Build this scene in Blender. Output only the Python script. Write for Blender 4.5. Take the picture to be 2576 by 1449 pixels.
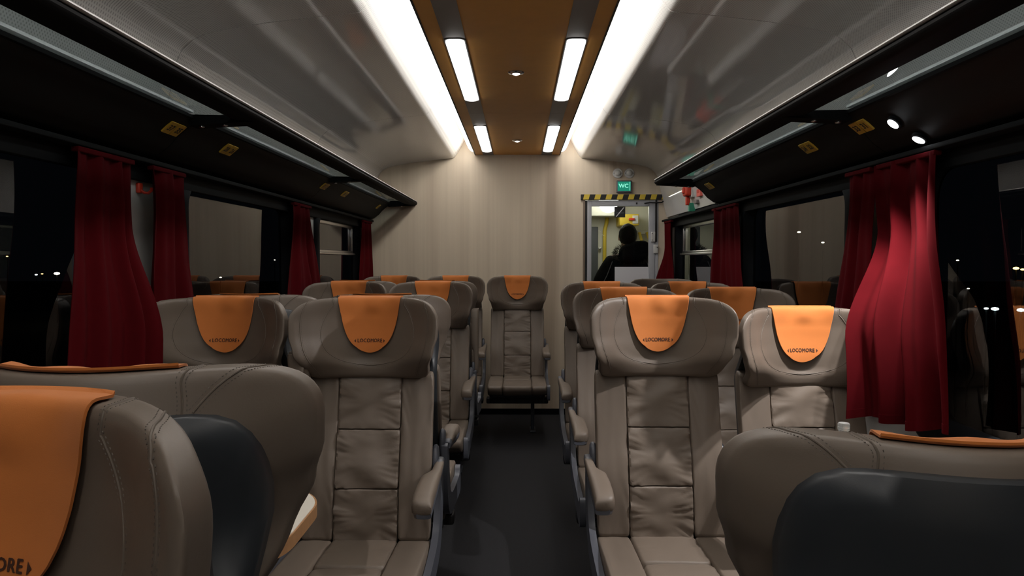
import bpy, bmesh, math, random
from mathutils import Vector, Matrix, noise

random.seed(7)
for o in list(bpy.data.objects):
    bpy.data.objects.remove(o, do_unlink=True)
sc = bpy.context.scene
col = sc.collection
R = math.radians

# ------------------------------------------------------------------ camera, world, exposure
CAMX, CAMZ, FPX = 0.015, 1.34, 1860.0
cam_d = bpy.data.cameras.new('camera')
cam = bpy.data.objects.new('camera', cam_d)
col.objects.link(cam)
cam_d.sensor_width = 36.0
cam_d.lens = 36.0 * FPX / 2576.0
cam_d.clip_start = 0.02
cam.location = (CAMX, 0, CAMZ)
cam.rotation_euler = (R(90) - math.atan(69.5 / FPX), 0, math.atan(18 / FPX))
sc.camera = cam

world = bpy.data.worlds.new('night')
sc.world = world
world.use_nodes = True
world.node_tree.nodes['Background'].inputs[0].default_value = (0.0012, 0.0014, 0.002, 1)
world.node_tree.nodes['Background'].inputs[1].default_value = 1.0

sc.view_settings.view_transform = 'Standard'
sc.view_settings.look = 'None'
sc.view_settings.gamma = 1.0
sc.view_settings.use_curve_mapping = False
sc.view_settings.exposure = 0.0

COVE_E = 12.0        # emission strength of the cove diffusers
PANEL_E = 4.0       # lamps let into the brown ceiling panel
DOWN_E = 9.0
READ_W = 17.0        # watts of each reading spot
VEST_E = 12.0

# ------------------------------------------------------------------ materials
def new_mat(name):
    m = bpy.data.materials.new(name)
    m.use_nodes = True
    nt = m.node_tree
    return m, nt, nt.nodes['Principled BSDF']

def N(nt, t, **kw):
    n = nt.nodes.new(t)
    for k, v in kw.items():
        setattr(n, k, v)
    return n

def mat(name, c, rough=0.5, metal=0.0, spec=0.5, noise_s=None, noise_a=0.08, bump_s=None, bump=0.1, bump_d=0.002, coat=0, sheen=0):
    m, nt, b = new_mat(name)
    b.inputs['Base Color'].default_value = (*c, 1)
    b.inputs['Roughness'].default_value = rough
    b.inputs['Metallic'].default_value = metal
    b.inputs['Specular IOR Level'].default_value = spec
    b.inputs['Coat Weight'].default_value = coat
    b.inputs['Sheen Weight'].default_value = sheen
    tc = N(nt, 'ShaderNodeTexCoord')
    if noise_s:
        nz = N(nt, 'ShaderNodeTexNoise')
        nz.inputs['Scale'].default_value = noise_s
        nz.inputs['Detail'].default_value = 4
        nt.links.new(tc.outputs['Object'], nz.inputs['Vector'])
        mx = N(nt, 'ShaderNodeMix', data_type='RGBA')
        mx.inputs[6].default_value = (*[x * (1 - noise_a) for x in c], 1)
        mx.inputs[7].default_value = (*[min(1, x * (1 + noise_a)) for x in c], 1)
        nt.links.new(nz.outputs['Fac'], mx.inputs[0])
        nt.links.new(mx.outputs[2], b.inputs['Base Color'])
    if bump_s:
        nb = N(nt, 'ShaderNodeTexNoise')
        nb.inputs['Scale'].default_value = bump_s
        nb.inputs['Detail'].default_value = 3
        nt.links.new(tc.outputs['Object'], nb.inputs['Vector'])
        bp = N(nt, 'ShaderNodeBump')
        bp.inputs['Strength'].default_value = bump
        bp.inputs['Distance'].default_value = bump_d
        nt.links.new(nb.outputs['Fac'], bp.inputs['Height'])
        nt.links.new(bp.outputs['Normal'], b.inputs['Normal'])
    return m

def emit(name, c, s):
    m = bpy.data.materials.new(name)
    m.use_nodes = True
    nt = m.node_tree
    nt.nodes.clear()
    e = N(nt, 'ShaderNodeEmission')
    e.inputs[0].default_value = (*c, 1)
    e.inputs[1].default_value = s
    o = N(nt, 'ShaderNodeOutputMaterial')
    nt.links.new(e.outputs[0], o.inputs[0])
    return m

M = {}
M['leather'] = mat('taupe_leather', (0.165, 0.130, 0.102), 0.52, noise_s=9, noise_a=0.06, bump_s=420, bump=0.12, bump_d=0.0008)
M['leather_head'] = mat('taupe_leather_headrest', (0.136, 0.107, 0.084), 0.50, noise_s=9, noise_a=0.05, bump_s=420, bump=0.12, bump_d=0.0008)
M['seam'] = mat('leather_seam', (0.115, 0.092, 0.072), 0.6)
M['thread'] = mat('seam_thread', (0.10, 0.085, 0.07), 0.7)
M['shell'] = mat('slate_plastic', (0.020, 0.024, 0.029), 0.42, bump_s=600, bump=0.1, bump_d=0.0005)
M['frame'] = mat('blue_grey_plastic', (0.095, 0.102, 0.125), 0.38)
M['under'] = mat('black_metal', (0.012, 0.012, 0.014), 0.5)
M['orange'] = mat('orange_fabric', (0.56, 0.168, 0.028), 0.78, noise_s=40, noise_a=0.05, bump_s=900, bump=0.25, bump_d=0.0006, sheen=0.15)
M['orange_back'] = mat('orange_fabric_edge', (0.30, 0.075, 0.018), 0.8)
M['print'] = mat('brown_print', (0.055, 0.018, 0.008), 0.8)
M['curtain'] = mat('red_curtain', (0.060, 0.0016, 0.0034), 0.9, spec=0.06, noise_s=30, noise_a=0.1, bump_s=500, bump=0.15, bump_d=0.0006)
M['carpet'] = mat('charcoal_carpet', (0.013, 0.013, 0.016), 0.95, noise_s=120, noise_a=0.45, bump_s=500, bump=0.5, bump_d=0.002)
M['rubber'] = mat('black_rubber', (0.004, 0.005, 0.007), 0.6, spec=0.12)
M['rackdark'] = mat('rack_black', (0.004, 0.004, 0.0045), 0.7, spec=0.08)
M['edge'] = mat('rail_edge_paint', (0.62, 0.61, 0.60), 0.35)
M['legmetal'] = mat('leg_metal', (0.045, 0.05, 0.065), 0.4)
M['fascia'] = mat('fascia_grey', (0.006, 0.0058, 0.0055), 0.6, spec=0.12, noise_s=20, noise_a=0.1)
M['alu'] = mat('brushed_aluminium', (0.62, 0.62, 0.62), 0.25, metal=1.0)
M['chrome'] = mat('chrome', (0.75, 0.75, 0.75), 0.12, metal=1.0)
M['side'] = mat('side_wall_grey', (0.42, 0.42, 0.41), 0.5, noise_s=6, noise_a=0.04)
M['doorwhite'] = mat('door_white', (0.42, 0.43, 0.46), 0.4)
M['black'] = mat('matt_black', (0.01, 0.01, 0.011), 0.6)
M['panel'] = mat('ceiling_brown', (0.70, 0.34, 0.065), 0.55, noise_s=14, noise_a=0.08)
M['strip'] = mat('ceiling_grey_strip', (0.20, 0.18, 0.175), 0.5)
M['yellow'] = mat('yellow_paint', (0.68, 0.50, 0.05), 0.45)
M['plate'] = mat('number_plate_yellow', (0.45, 0.26, 0.022), 0.5)
M['red'] = mat('red_plastic', (0.60, 0.045, 0.02), 0.4)
M['pink'] = mat('pink_label', (0.8, 0.16, 0.13), 0.5)
M['green'] = mat('green_label', (0.03, 0.28, 0.17), 0.5)
M['white'] = mat('white_plastic', (0.62, 0.62, 0.60), 0.35)
M['paper'] = mat('white_paper', (0.72, 0.72, 0.76), 0.7)
M['vestwall'] = mat('vestibule_wall', (0.70, 0.70, 0.60), 0.45)
M['vestgrey'] = mat('vestibule_grey', (0.09, 0.10, 0.11), 0.5)
M['tabletop'] = mat('table_white', (0.70, 0.66, 0.58), 0.4, noise_s=14, noise_a=0.05)
M['tableedge'] = mat('table_wood_edge', (0.36, 0.185, 0.08), 0.5, noise_s=60, noise_a=0.2)
M['doortrim'] = mat('door_trim_brown', (0.19, 0.14, 0.10), 0.5)
M['jacket'] = mat('black_jacket', (0.003, 0.0035, 0.005), 0.85, spec=0.1, noise_s=15, noise_a=0.2)
M['trouser'] = mat('dark_trousers', (0.012, 0.013, 0.02), 0.8)
M['skin'] = mat('skin', (0.42, 0.26, 0.19), 0.5)
M['hair'] = mat('dark_hair', (0.005, 0.0045, 0.004), 0.7, spec=0.2)
M['fur'] = mat('fur_trim', (0.035, 0.028, 0.02), 0.9)
M['piping'] = mat('jacket_piping', (0.12, 0.12, 0.13), 0.6)
M['cove'] = emit('cove_diffuser', (1.0, 0.955, 0.895), COVE_E)
M['lamp'] = emit('panel_lamp', (1.0, 0.97, 0.93), PANEL_E)
M['down'] = emit('down_lamp', (1.0, 0.97, 0.95), DOWN_E)
M['read'] = emit('reading_lamp_lens', (0.93, 0.96, 1.0), 12.0)
M['vest'] = emit('vestibule_lamp', (1.0, 0.96, 0.85), VEST_E)
M['wcgreen'] = emit('sign_green', (0.03, 0.42, 0.27), 0.55)
M['wctext'] = emit('sign_letters', (0.30, 1.0, 0.75), 0.95)
M['city_w'] = emit('far_lamp_white', (1.0, 0.85, 0.6), 10)
M['city_y'] = emit('far_lamp_amber', (1.0, 0.65, 0.2), 6)
M['city_b'] = emit('far_lamp_cool', (0.7, 0.95, 1.0), 10)

# white ceiling laminate with a fine dot pattern
def ceil_mat():
    m, nt, b = new_mat('white_dotted_laminate')
    tc = N(nt, 'ShaderNodeTexCoord')
    sp = N(nt, 'ShaderNodeSeparateXYZ')
    nt.links.new(tc.outputs['Object'], sp.inputs[0])
    def s(out, k):
        a = N(nt, 'ShaderNodeMath', operation='MULTIPLY'); a.inputs[1].default_value = k
        nt.links.new(out, a.inputs[0])
        c = N(nt, 'ShaderNodeMath', operation='SINE'); nt.links.new(a.outputs[0], c.inputs[0])
        return c.outputs[0]
    xz = N(nt, 'ShaderNodeMath', operation='SUBTRACT')
    nt.links.new(sp.outputs['X'], xz.inputs[0]); nt.links.new(sp.outputs['Z'], xz.inputs[1])
    mu = N(nt, 'ShaderNodeMath', operation='MULTIPLY')
    nt.links.new(s(xz.outputs[0], 2 * math.pi / 0.012), mu.inputs[0])
    nt.links.new(s(sp.outputs['Y'], 2 * math.pi / 0.012), mu.inputs[1])
    th = N(nt, 'ShaderNodeMath', operation='GREATER_THAN'); th.inputs[1].default_value = 0.45
    nt.links.new(mu.outputs[0], th.inputs[0])
    mx = N(nt, 'ShaderNodeMix', data_type='RGBA')
    mx.inputs[6].default_value = (0.70, 0.69, 0.67, 1)
    mx.inputs[7].default_value = (0.42, 0.41, 0.40, 1)
    nt.links.new(th.outputs[0], mx.inputs[0])
    nt.links.new(mx.outputs[2], b.inputs['Base Color'])
    b.inputs['Roughness'].default_value = 0.09
    b.inputs['Specular IOR Level'].default_value = 0.5
    return m
M['ceil'] = ceil_mat()

def wood_mat():
    m, nt, b = new_mat('pale_wood_laminate')
    tc = N(nt, 'ShaderNodeTexCoord')
    def nz(sx, sz, sc_, det, dist=0.0):
        mp = N(nt, 'ShaderNodeMapping')
        mp.inputs['Scale'].default_value = (sx, 1.0, sz)
        nt.links.new(tc.outputs['Object'], mp.inputs[0])
        n = N(nt, 'ShaderNodeTexNoise')
        n.inputs['Scale'].default_value = sc_
        n.inputs['Detail'].default_value = det
        n.inputs['Distortion'].default_value = dist
        nt.links.new(mp.outputs[0], n.inputs['Vector'])
        return n.outputs['Fac']
    big = nz(5.0, 0.16, 1.0, 3, 0.25)
    fine = nz(38.0, 0.7, 1.0, 3)
    r1 = N(nt, 'ShaderNodeValToRGB')
    r1.color_ramp.elements[0].position = 0.36; r1.color_ramp.elements[0].color = (0.47, 0.375, 0.28, 1)
    r1.color_ramp.elements[1].position = 0.62; r1.color_ramp.elements[1].color = (0.70, 0.60, 0.465, 1)
    e = r1.color_ramp.elements.new(0.45); e.color = (0.62, 0.52, 0.40, 1)
    nt.links.new(big, r1.inputs[0])
    r2 = N(nt, 'ShaderNodeValToRGB')
    r2.color_ramp.elements[0].position = 0.3; r2.color_ramp.elements[0].color = (0.93, 0.925, 0.92, 1)
    r2.color_ramp.elements[1].position = 0.65; r2.color_ramp.elements[1].color = (1, 1, 1, 1)
    nt.links.new(fine, r2.inputs[0])
    mx = N(nt, 'ShaderNodeMix', data_type='RGBA', blend_type='MULTIPLY')
    mx.inputs[0].default_value = 1.0
    nt.links.new(r1.outputs[0], mx.inputs[6]); nt.links.new(r2.outputs[0], mx.inputs[7])
    nt.links.new(mx.outputs[2], b.inputs['Base Color'])
    b.inputs['Roughness'].default_value = 0.5
    return m
M['wood'] = wood_mat()

def pane_mat(name, ior, tint):
    m = bpy.data.materials.new(name)
    m.use_nodes = True
    nt = m.node_tree
    nt.nodes.clear()
    fr = N(nt, 'ShaderNodeFresnel'); fr.inputs[0].default_value = ior
    tr = N(nt, 'ShaderNodeBsdfTransparent'); tr.inputs[0].default_value = (*tint, 1)
    gl = N(nt, 'ShaderNodeBsdfGlossy'); gl.inputs['Roughness'].default_value = 0.0
    gl.inputs['Color'].default_value = (0.95, 0.95, 0.95, 1)
    mx = N(nt, 'ShaderNodeMixShader')
    o = N(nt, 'ShaderNodeOutputMaterial')
    nt.links.new(fr.outputs[0], mx.inputs[0])
    nt.links.new(tr.outputs[0], mx.inputs[1]); nt.links.new(gl.outputs[0], mx.inputs[2])
    nt.links.new(mx.outputs[0], o.inputs[0])
    return m
M['pane'] = pane_mat('window_glass', 1.75, (0.75, 0.78, 0.78))
M['rackglass'] = pane_mat('rack_glass', 1.45, (0.48, 0.56, 0.58))
M['doorglass'] = pane_mat('door_glass', 1.3, (0.93, 0.95, 0.94))
def clear_mat():
    m = bpy.data.materials.new('clear_back'); m.use_nodes = True
    nt = m.node_tree; nt.nodes.clear()
    tr = N(nt, 'ShaderNodeBsdfTransparent'); tr.inputs[0].default_value = (0.96, 0.97, 0.97, 1)
    o = N(nt, 'ShaderNodeOutputMaterial'); nt.links.new(tr.outputs[0], o.inputs[0])
    return m
M['clear'] = clear_mat()
def bottle_mat():
    m, nt, b = new_mat('clear_plastic')
    b.inputs['Base Color'].default_value = (0.85, 0.87, 0.86, 1)
    b.inputs['Roughness'].default_value = 0.08
    b.inputs['Transmission Weight'].default_value = 0.75
    b.inputs['IOR'].default_value = 1.3
    return m
M['bottle'] = bottle_mat()

# ------------------------------------------------------------------ mesh helpers
class MB:
    def __init__(self):
        self.v, self.f, self.mi = [], [], []
    def add(self, vs, fs, mi=0):
        b = len(self.v)
        self.v += [tuple(p) for p in vs]
        self.f += [tuple(b + i for i in f) for f in fs]
        self.mi += [mi] * len(fs)
        return self
    def box(self, x0, x1, y0, y1, z0, z1, mi=0):
        vs = [(x, y, z) for x in (x0, x1) for y in (y0, y1) for z in (z0, z1)]
        return self.add(vs, [(0, 1, 3, 2), (4, 6, 7, 5), (0, 4, 5, 1), (2, 3, 7, 6), (0, 2, 6, 4), (1, 5, 7, 3)], mi)
    def rbox(self, x0, x1, y0, y1, z0, z1, r, seg=3):
        """box with rounded edges"""
        c = ((x0 + x1) / 2, (y0 + y1) / 2, (z0 + z1) / 2)
        h = ((x1 - x0) / 2, (y1 - y0) / 2, (z1 - z0) / 2)
        def line(a):
            k = [-a] + [-a + r * (1 - math.cos(math.pi / 2 * i / seg)) for i in range(1, seg + 1)]
            k2 = [-x for x in reversed(k)]
            return k + k2
        ls = [line(a) for a in h]
        def fn(p):
            q = []
            inner = [max(-h[i] + r, min(h[i] - r, p[i])) for i in range(3)]
            d = Vector([p[i] - inner[i] for i in range(3)])
            if d.length > 1e-9:
                d = d.normalized() * r
            return tuple(c[i] + inner[i] + d[i] for i in range(3))
        vs, fs = cube_lines(ls)
        return self.add([fn(p) for p in vs], fs)
    def poly_y(self, pts, y0, y1, mi=0):
        """closed (x,z) outline extruded along y"""
        n = len(pts)
        vs = [(x, y0, z) for x, z in pts] + [(x, y1, z) for x, z in pts]
        fs = [(i, (i + 1) % n, n + (i + 1) % n, n + i) for i in range(n)]
        fs += [tuple(range(n)), tuple(range(2 * n - 1, n - 1, -1))]
        return self.add(vs, fs, mi)
    def poly_x(self, pts, x0, x1, mi=0):
        """closed (y,z) outline extruded along x"""
        n = len(pts)
        vs = [(x0, y, z) for y, z in pts] + [(x1, y, z) for y, z in pts]
        fs = [(i, (i + 1) % n, n + (i + 1) % n, n + i) for i in range(n)]
        fs += [tuple(range(n)), tuple(range(2 * n - 1, n - 1, -1))]
        return self.add(vs, fs, mi)
    def poly_z(self, pts, z0, z1, mi=0):
        n = len(pts)
        vs = [(x, y, z0) for x, y in pts] + [(x, y, z1) for x, y in pts]
        fs = [(i, (i + 1) % n, n + (i + 1) % n, n + i) for i in range(n)]
        fs += [tuple(range(n)), tuple(range(2 * n - 1, n - 1, -1))]
        return self.add(vs, fs, mi)
    def tube(self, path, r, n=8, closed=False, squash=None):
        """round (or elliptical) sweep along points; r number or list"""
        P = [Vector(p) for p in path]
        m = len(P)
        rs = r if isinstance(r, (list, tuple)) else [r] * m
        vs = []
        prev = None
        for i in range(m):
            if closed:
                t = P[(i + 1) % m] - P[i - 1]
            else:
                t = P[min(i + 1, m - 1)] - P[max(i - 1, 0)]
            t = t.normalized() if t.length > 1e-9 else Vector((0, 0, 1))
            if prev is None:
                up = Vector((0, 0, 1)) if abs(t.z) < 0.9 else Vector((1, 0, 0))
                a = t.cross(up).normalized()
            else:
                a = (prev - t * prev.dot(t))
                a = a.normalized() if a.length > 1e-6 else t.orthogonal().normalized()
            prev = a
            b = t.cross(a)
            ra, rb = (rs[i] if isinstance(rs[i], (tuple, list)) else (rs[i], rs[i]))
            for k in range(n):
                an = 2 * math.pi * k / n
                vs.append(P[i] + a * (math.cos(an) * ra) + b * (math.sin(an) * rb))
        fs = []
        for i in range(m if closed else m - 1):
            j = (i + 1) % m
            for k in range(n):
                fs.append((i * n + k, i * n + (k + 1) % n, j * n + (k + 1) % n, j * n + k))
        if not closed:
            fs += [tuple(range(n)), tuple(range((m - 1) * n, m * n))]
        return self.add(vs, fs)
    def lathe(self, prof, origin=(0, 0, 0), axis='Z', n=20):
        """prof list of (radius, height)"""
        vs = []
        for r, h in prof:
            for k in range(n):
                a = 2 * math.pi * k / n
                x, y = r * math.cos(a), r * math.sin(a)
                p = {'Z': (x, y, h), 'Y': (x, h, y), 'X': (h, x, y)}[axis]
                vs.append(tuple(p[i] + origin[i] for i in range(3)))
        fs = []
        for i in range(len(prof) - 1):
            for k in range(n):
                fs.append((i * n + k, i * n + (k + 1) % n, (i + 1) * n + (k + 1) % n, (i + 1) * n + k))
        fs += [tuple(range(n)), tuple(range((len(prof) - 1) * n, len(prof) * n))]
        return self.add(vs, fs)
    def sheet(self, grid, thick, nrm):
        """solid sheet from a grid of points and one of normals"""
        h, w = len(grid), len(grid[0])
        vs = [p for row in grid for p in row]
        vs2 = [tuple(Vector(p) - Vector(q) * thick) for row, nr in zip(grid, nrm) for p, q in zip(row, nr)]
        n = h * w
        fs = []
        for i in range(h - 1):
            for j in range(w - 1):
                a, b, c, d = i * w + j, i * w + j + 1, (i + 1) * w + j + 1, (i + 1) * w + j
                fs.append((a, b, c, d)); fs.append((n + d, n + c, n + b, n + a))
        ring = [j for j in range(w)] + [i * w + w - 1 for i in range(1, h)] + [(h - 1) * w + j for j in range(w - 2, -1, -1)] + [i * w for i in range(h - 2, 0, -1)]
        for k in range(len(ring)):
            a, b = ring[k], ring[(k + 1) % len(ring)]
            fs.append((a, n + a, n + b, b))
        return self.add(vs + vs2, fs)
    def mesh(self, name, mats, smooth=True, angle=40, recalc=True):
        me = bpy.data.meshes.new(name)
        me.from_pydata(self.v, [], self.f)
        if not isinstance(mats, (list, tuple)):
            mats = [mats]
        for mm in mats:
            me.materials.append(M[mm])
        me.polygons.foreach_set('material_index', self.mi)
        if recalc:
            bm = bmesh.new(); bm.from_mesh(me)
            bmesh.ops.recalc_face_normals(bm, faces=bm.faces)
            bm.to_mesh(me); bm.free()
        if smooth:
            me.polygons.foreach_set('use_smooth', [True] * len(me.polygons))
            me.set_sharp_from_angle(angle=R(angle))
        me.update()
        return me

def cube_lines(ls):
    """surface of a box sampled on three coordinate lists"""
    nx, ny, nz = [len(l) for l in ls]
    idx, vs, fs = {}, [], []
    def vid(i, j, k):
        key = (i, j, k)
        if key not in idx:
            idx[key] = len(vs)
            vs.append((ls[0][i], ls[1][j], ls[2][k]))
        return idx[key]
    for k in (0, nz - 1):
        for i in range(nx - 1):
            for j in range(ny - 1):
                f = [vid(i, j, k), vid(i + 1, j, k), vid(i + 1, j + 1, k), vid(i, j + 1, k)]
                fs.append(tuple(f if k else f[::-1]))
    for j in (0, ny - 1):
        for i in range(nx - 1):
            for k in range(nz - 1):
                f = [vid(i, j, k), vid(i, j, k + 1), vid(i + 1, j, k + 1), vid(i + 1, j, k)]
                fs.append(tuple(f if j else f[::-1]))
    for i in (0, nx - 1):
        for j in range(ny - 1):
            for k in range(nz - 1):
                f = [vid(i, j, k), vid(i, j + 1, k), vid(i, j + 1, k + 1), vid(i, j, k + 1)]
                fs.append(tuple(f if i else f[::-1]))
    return vs, fs

def pnorm(u, v, w, p):
    n = (abs(u) ** p + abs(v) ** p + abs(w) ** p) ** (1 / p)
    return u / n, v / n, w / n

def blob(fn, nu, nv, nw):
    """rounded block: unit-cube surface (u=x, w=y, v=z) pushed through fn(u,v,w)"""
    lin = lambda n: [-1 + 2 * i / n for i in range(n + 1)]
    vs, fs = cube_lines([lin(nu), lin(nw), lin(nv)])
    m = MB()
    m.add([fn(p[0], p[2], p[1]) for p in vs], fs)
    return m

def interp(tab, t):
    if t <= tab[0][0]:
        return tab[0][1]
    for (a, x), (b, y) in zip(tab, tab[1:]):
        if t <= b:
            s = (t - a) / (b - a)
            s = s * s * (3 - 2 * s)
            return x + (y - x) * s
    return tab[-1][1]

def sstep(a, b, t):
    s = max(0, min(1, (t - a) / (b - a)))
    return s * s * (3 - 2 * s)

def obj(name, me, parent=None, loc=None, label=None):
    o = bpy.data.objects.new(name, me)
    col.objects.link(o)
    if parent:
        o.parent = parent
    if loc:
        o.location = loc
    if label:
        o['label'] = label
    return o

def thing(name, label, cat, loc=(0, 0, 0), rz=0, group=None):
    o = bpy.data.objects.new(name, None)
    col.objects.link(o)
    o.location = loc
    o.rotation_euler = (0, 0, rz)
    o.empty_display_size = 0.1
    tag(o, label, cat, group)
    return o

def tag(o, label, cat, group=None):
    o['label'] = label
    o['category'] = cat
    if group:
        o['group'] = group
    return o

def struct(name, me, label=None, parent=None):
    o = obj(name, me, parent)
    o['kind'] = 'structure'
    if label:
        o['label'] = label
    return o

def text_verts(s, size, bold=0.0, extrude=0.0, align='CENTER', space=1.0):
    cu = bpy.data.curves.new('txt', 'FONT')
    cu.body = s
    cu.size = size
    cu.align_x = align
    cu.align_y = 'CENTER'
    cu.offset = bold
    cu.extrude = extrude
    cu.space_character = space
    cu.resolution_u = 3
    t = bpy.data.objects.new('txt', cu)
    col.objects.link(t)
    dg = bpy.context.evaluated_depsgraph_get()
    me = bpy.data.meshes.new_from_object(t.evaluated_get(dg))
    vs = [tuple(v.co) for v in me.vertices]
    fs = [tuple(p.vertices) for p in me.polygons]
    bpy.data.objects.remove(t, do_unlink=True)
    bpy.data.curves.remove(cu)
    bpy.data.meshes.remove(me)
    return vs, fs

def pix(px, py, depth):
    """point of the place seen at a pixel of the photograph, at a given distance along the coach"""
    v = Vector(((px - 1288) / FPX, (724.5 - py) / FPX, -1))
    d = cam.rotation_euler.to_matrix() @ v
    return Vector(cam.location) + d * (depth / d.y)

# ------------------------------------------------------------------ dimensions of the coach
Y0, YE = -2.4, 6.40          # rear and end wall
WX = 1.30                    # side wall face
ZP = 2.248                   # underside of the brown ceiling panel
PX = 0.361                   # its half width
SEAMS = [Y0, -1.05, 0.80, 2.65, 4.50, YE]
PIERS = [(0.55, 1.02), (2.40, 2.86), (4.22, 4.76)]

# ------------------------------------------------------------------ floor
struct('floor', MB().box(-1.36, 1.36, Y0, 8.0, -0.04, 0.0).mesh('floor', 'carpet', False), 'dark charcoal carpet running down the aisle')

# ------------------------------------------------------------------ side walls and windows
WZ0, WZ1 = 0.80, 1.675
WINS = [(-1.9, 0.55), (1.02, 2.40), (2.86, 4.22), (4.76, 6.02)]

def rrect(y0, y1, z0, z1, r, seg=6):
    pts = []
    for cy, cz, a0 in ((y1 - r, z1 - r, 0), (y0 + r, z1 - r, 90), (y0 + r, z0 + r, 180), (y1 - r, z0 + r, 270)):
        for i in range(seg + 1):
            a = R(a0 + 90 * i / seg)
            pts.append((cy + r * math.cos(a), cz + r * math.sin(a)))
    return pts

wn = 0
for s, side in ((-1, 'left'), (1, 'right')):
    m = MB()
    xa, xb = sorted((s * WX, s * (WX + 0.06)))
    m.box(xa, xb, Y0, YE, 0, WZ0)
    m.box(xa, xb, Y0, YE, WZ1, 1.78)
    edges = [Y0] + [e for w in WINS for e in w] + [YE]
    for a, b in zip(edges[0::2], edges[1::2]):
        m.box(xa, xb, a, b, WZ0, WZ1)
    struct('wall_' + side, m.mesh('wall_' + side, 'side', False), 'light grey %s side wall between the windows' % side)
    for wi, (a, b) in enumerate(WINS):
        wn += 1
        root = bpy.data.objects.new('window_%d' % wn, None)
        col.objects.link(root)
        root['kind'] = 'structure'
        root['label'] = 'black rubber framed coach window on the %s, number %d from the camera end' % (side, wi + 1)
        # rubber frame: ring with depth
        out = rrect(a - 0.035, b + 0.035, WZ0 - 0.035, WZ1 + 0.035, 0.13)
        mid = rrect(a + 0.03, b - 0.03, WZ0 + 0.03, WZ1 - 0.03, 0.10)
        inn = rrect(a + 0.055, b - 0.055, WZ0 + 0.055, WZ1 - 0.055, 0.085)
        x1, x2, x3 = s * (WX - 0.006), s * (WX - 0.022), s * (WX + 0.035)
        n = len(out)
        rings = [(out, s * (WX + 0.002)), (out, x1), ([((p[0] * 2 + q[0]) / 3, (p[1] * 2 + q[1]) / 3) for p, q in zip(out, mid)], x2), (mid, x2), (inn, x3)]
        vs = [(x, y, z) for ring, x in rings for y, z in ring]
        fs = [(i * n + k, i * n + (k + 1) % n, (i + 1) * n + (k + 1) % n, (i + 1) * n + k) for i in range(len(rings) - 1) for k in range(n)]
        obj('window_frame', MB().add(vs, fs).mesh('window_frame', 'rubber', angle=60), root)
        # pane: thin slab, only the room side mirrors
        pm = MB()
        p0, p1 = s * (WX + 0.030), s * (WX + 0.042)
        q0, q1, r0, r1 = a + 0.02, b - 0.02, WZ0 + 0.02, WZ1 - 0.02
        vs = [(p0, q0, r0), (p0, q1, r0), (p0, q1, r1), (p0, q0, r1), (p1, q0, r0), (p1, q1, r0), (p1, q1, r1), (p1, q0, r1)]
        f0 = (0, 1, 2, 3) if s < 0 else (3, 2, 1, 0)
        pm.add(vs, [f0], 0)
        pm.v = vs; pm.f = [f0, (4, 7, 6, 5) if s < 0 else (4, 5, 6, 7), (0, 4, 5, 1), (1, 5, 6, 2), (2, 6, 7, 3), (3, 7, 4, 0)]
        pm.mi = [0, 1, 1, 1, 1, 1]
        # the room side must face the room
        v0, v1, v2 = [Vector(vs[i]) for i in f0[:3]]
        if (v1 - v0).cross(v2 - v1).x * s > 0:
            pm.f[0] = f0[::-1]
        obj('pane', pm.mesh('pane', ['pane', 'clear'], False, recalc=False), root)
        if wi == 3:      # window with a tilting top light
            zb = 1.40
            bar = MB().rbox(min(s * (WX + 0.005), s * (WX + 0.032)), max(s * (WX + 0.005), s * (WX + 0.032)), a + 0.05, b - 0.14, zb - 0.02, zb + 0.014, 0.006)
            bar.rbox(min(s * (WX - 0.012), s * (WX + 0.006)), max(s * (WX - 0.012), s * (WX + 0.006)), a + 0.05, b - 0.14, zb - 0.018, zb - 0.004, 0.004)
            obj('window_bar', bar.mesh('window_bar', 'alu'), root)
            tb = MB().rbox(min(s * (WX + 0.008), s * (WX + 0.032)), max(s * (WX + 0.008), s * (WX + 0.032)), a + 0.05, b - 0.14, WZ1 - 0.085, WZ1 - 0.05, 0.006)
            obj('top_rail', tb.mesh('top_rail', 'alu'), root)
            sb = MB().rbox(min(s * (WX + 0.012), s * (WX + 0.032)), max(s * (WX + 0.012), s * (WX + 0.032)), b - 0.145, b - 0.138, zb - 0.01, WZ1 - 0.06, 0.003)
            obj('side_rail', sb.mesh('side_rail', 'alu'), root)

# ------------------------------------------------------------------ end wall, rear wall
DX0, DX1, DZ = 0.565, 1.215, 1.885
m = MB()
m.box(-1.36, DX0, YE, YE + 0.05, 0, 2.46)
m.box(DX0, DX1, YE, YE + 0.05, DZ, 2.46)
m.box(DX1, 1.36, YE, YE + 0.05, 0, 2.46)
struct('wall_end', m.mesh('wall_end', 'wood', False), 'pale wood-grain end wall of the coach')
struct('wall_rear', MB().box(-1.36, 1.36, Y0 - 0.05, Y0, 0, 2.46).mesh('wall_rear', 'wood', False), 'wood-grain wall behind the camera')
obj_bb = struct('baseboard_end', MB().box(-1.3, DX0 - 0.02, YE - 0.012, YE, 0, 0.05).mesh('baseboard_end', 'rubber', False), 'dark skirting strip at the foot of the end wall')

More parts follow.
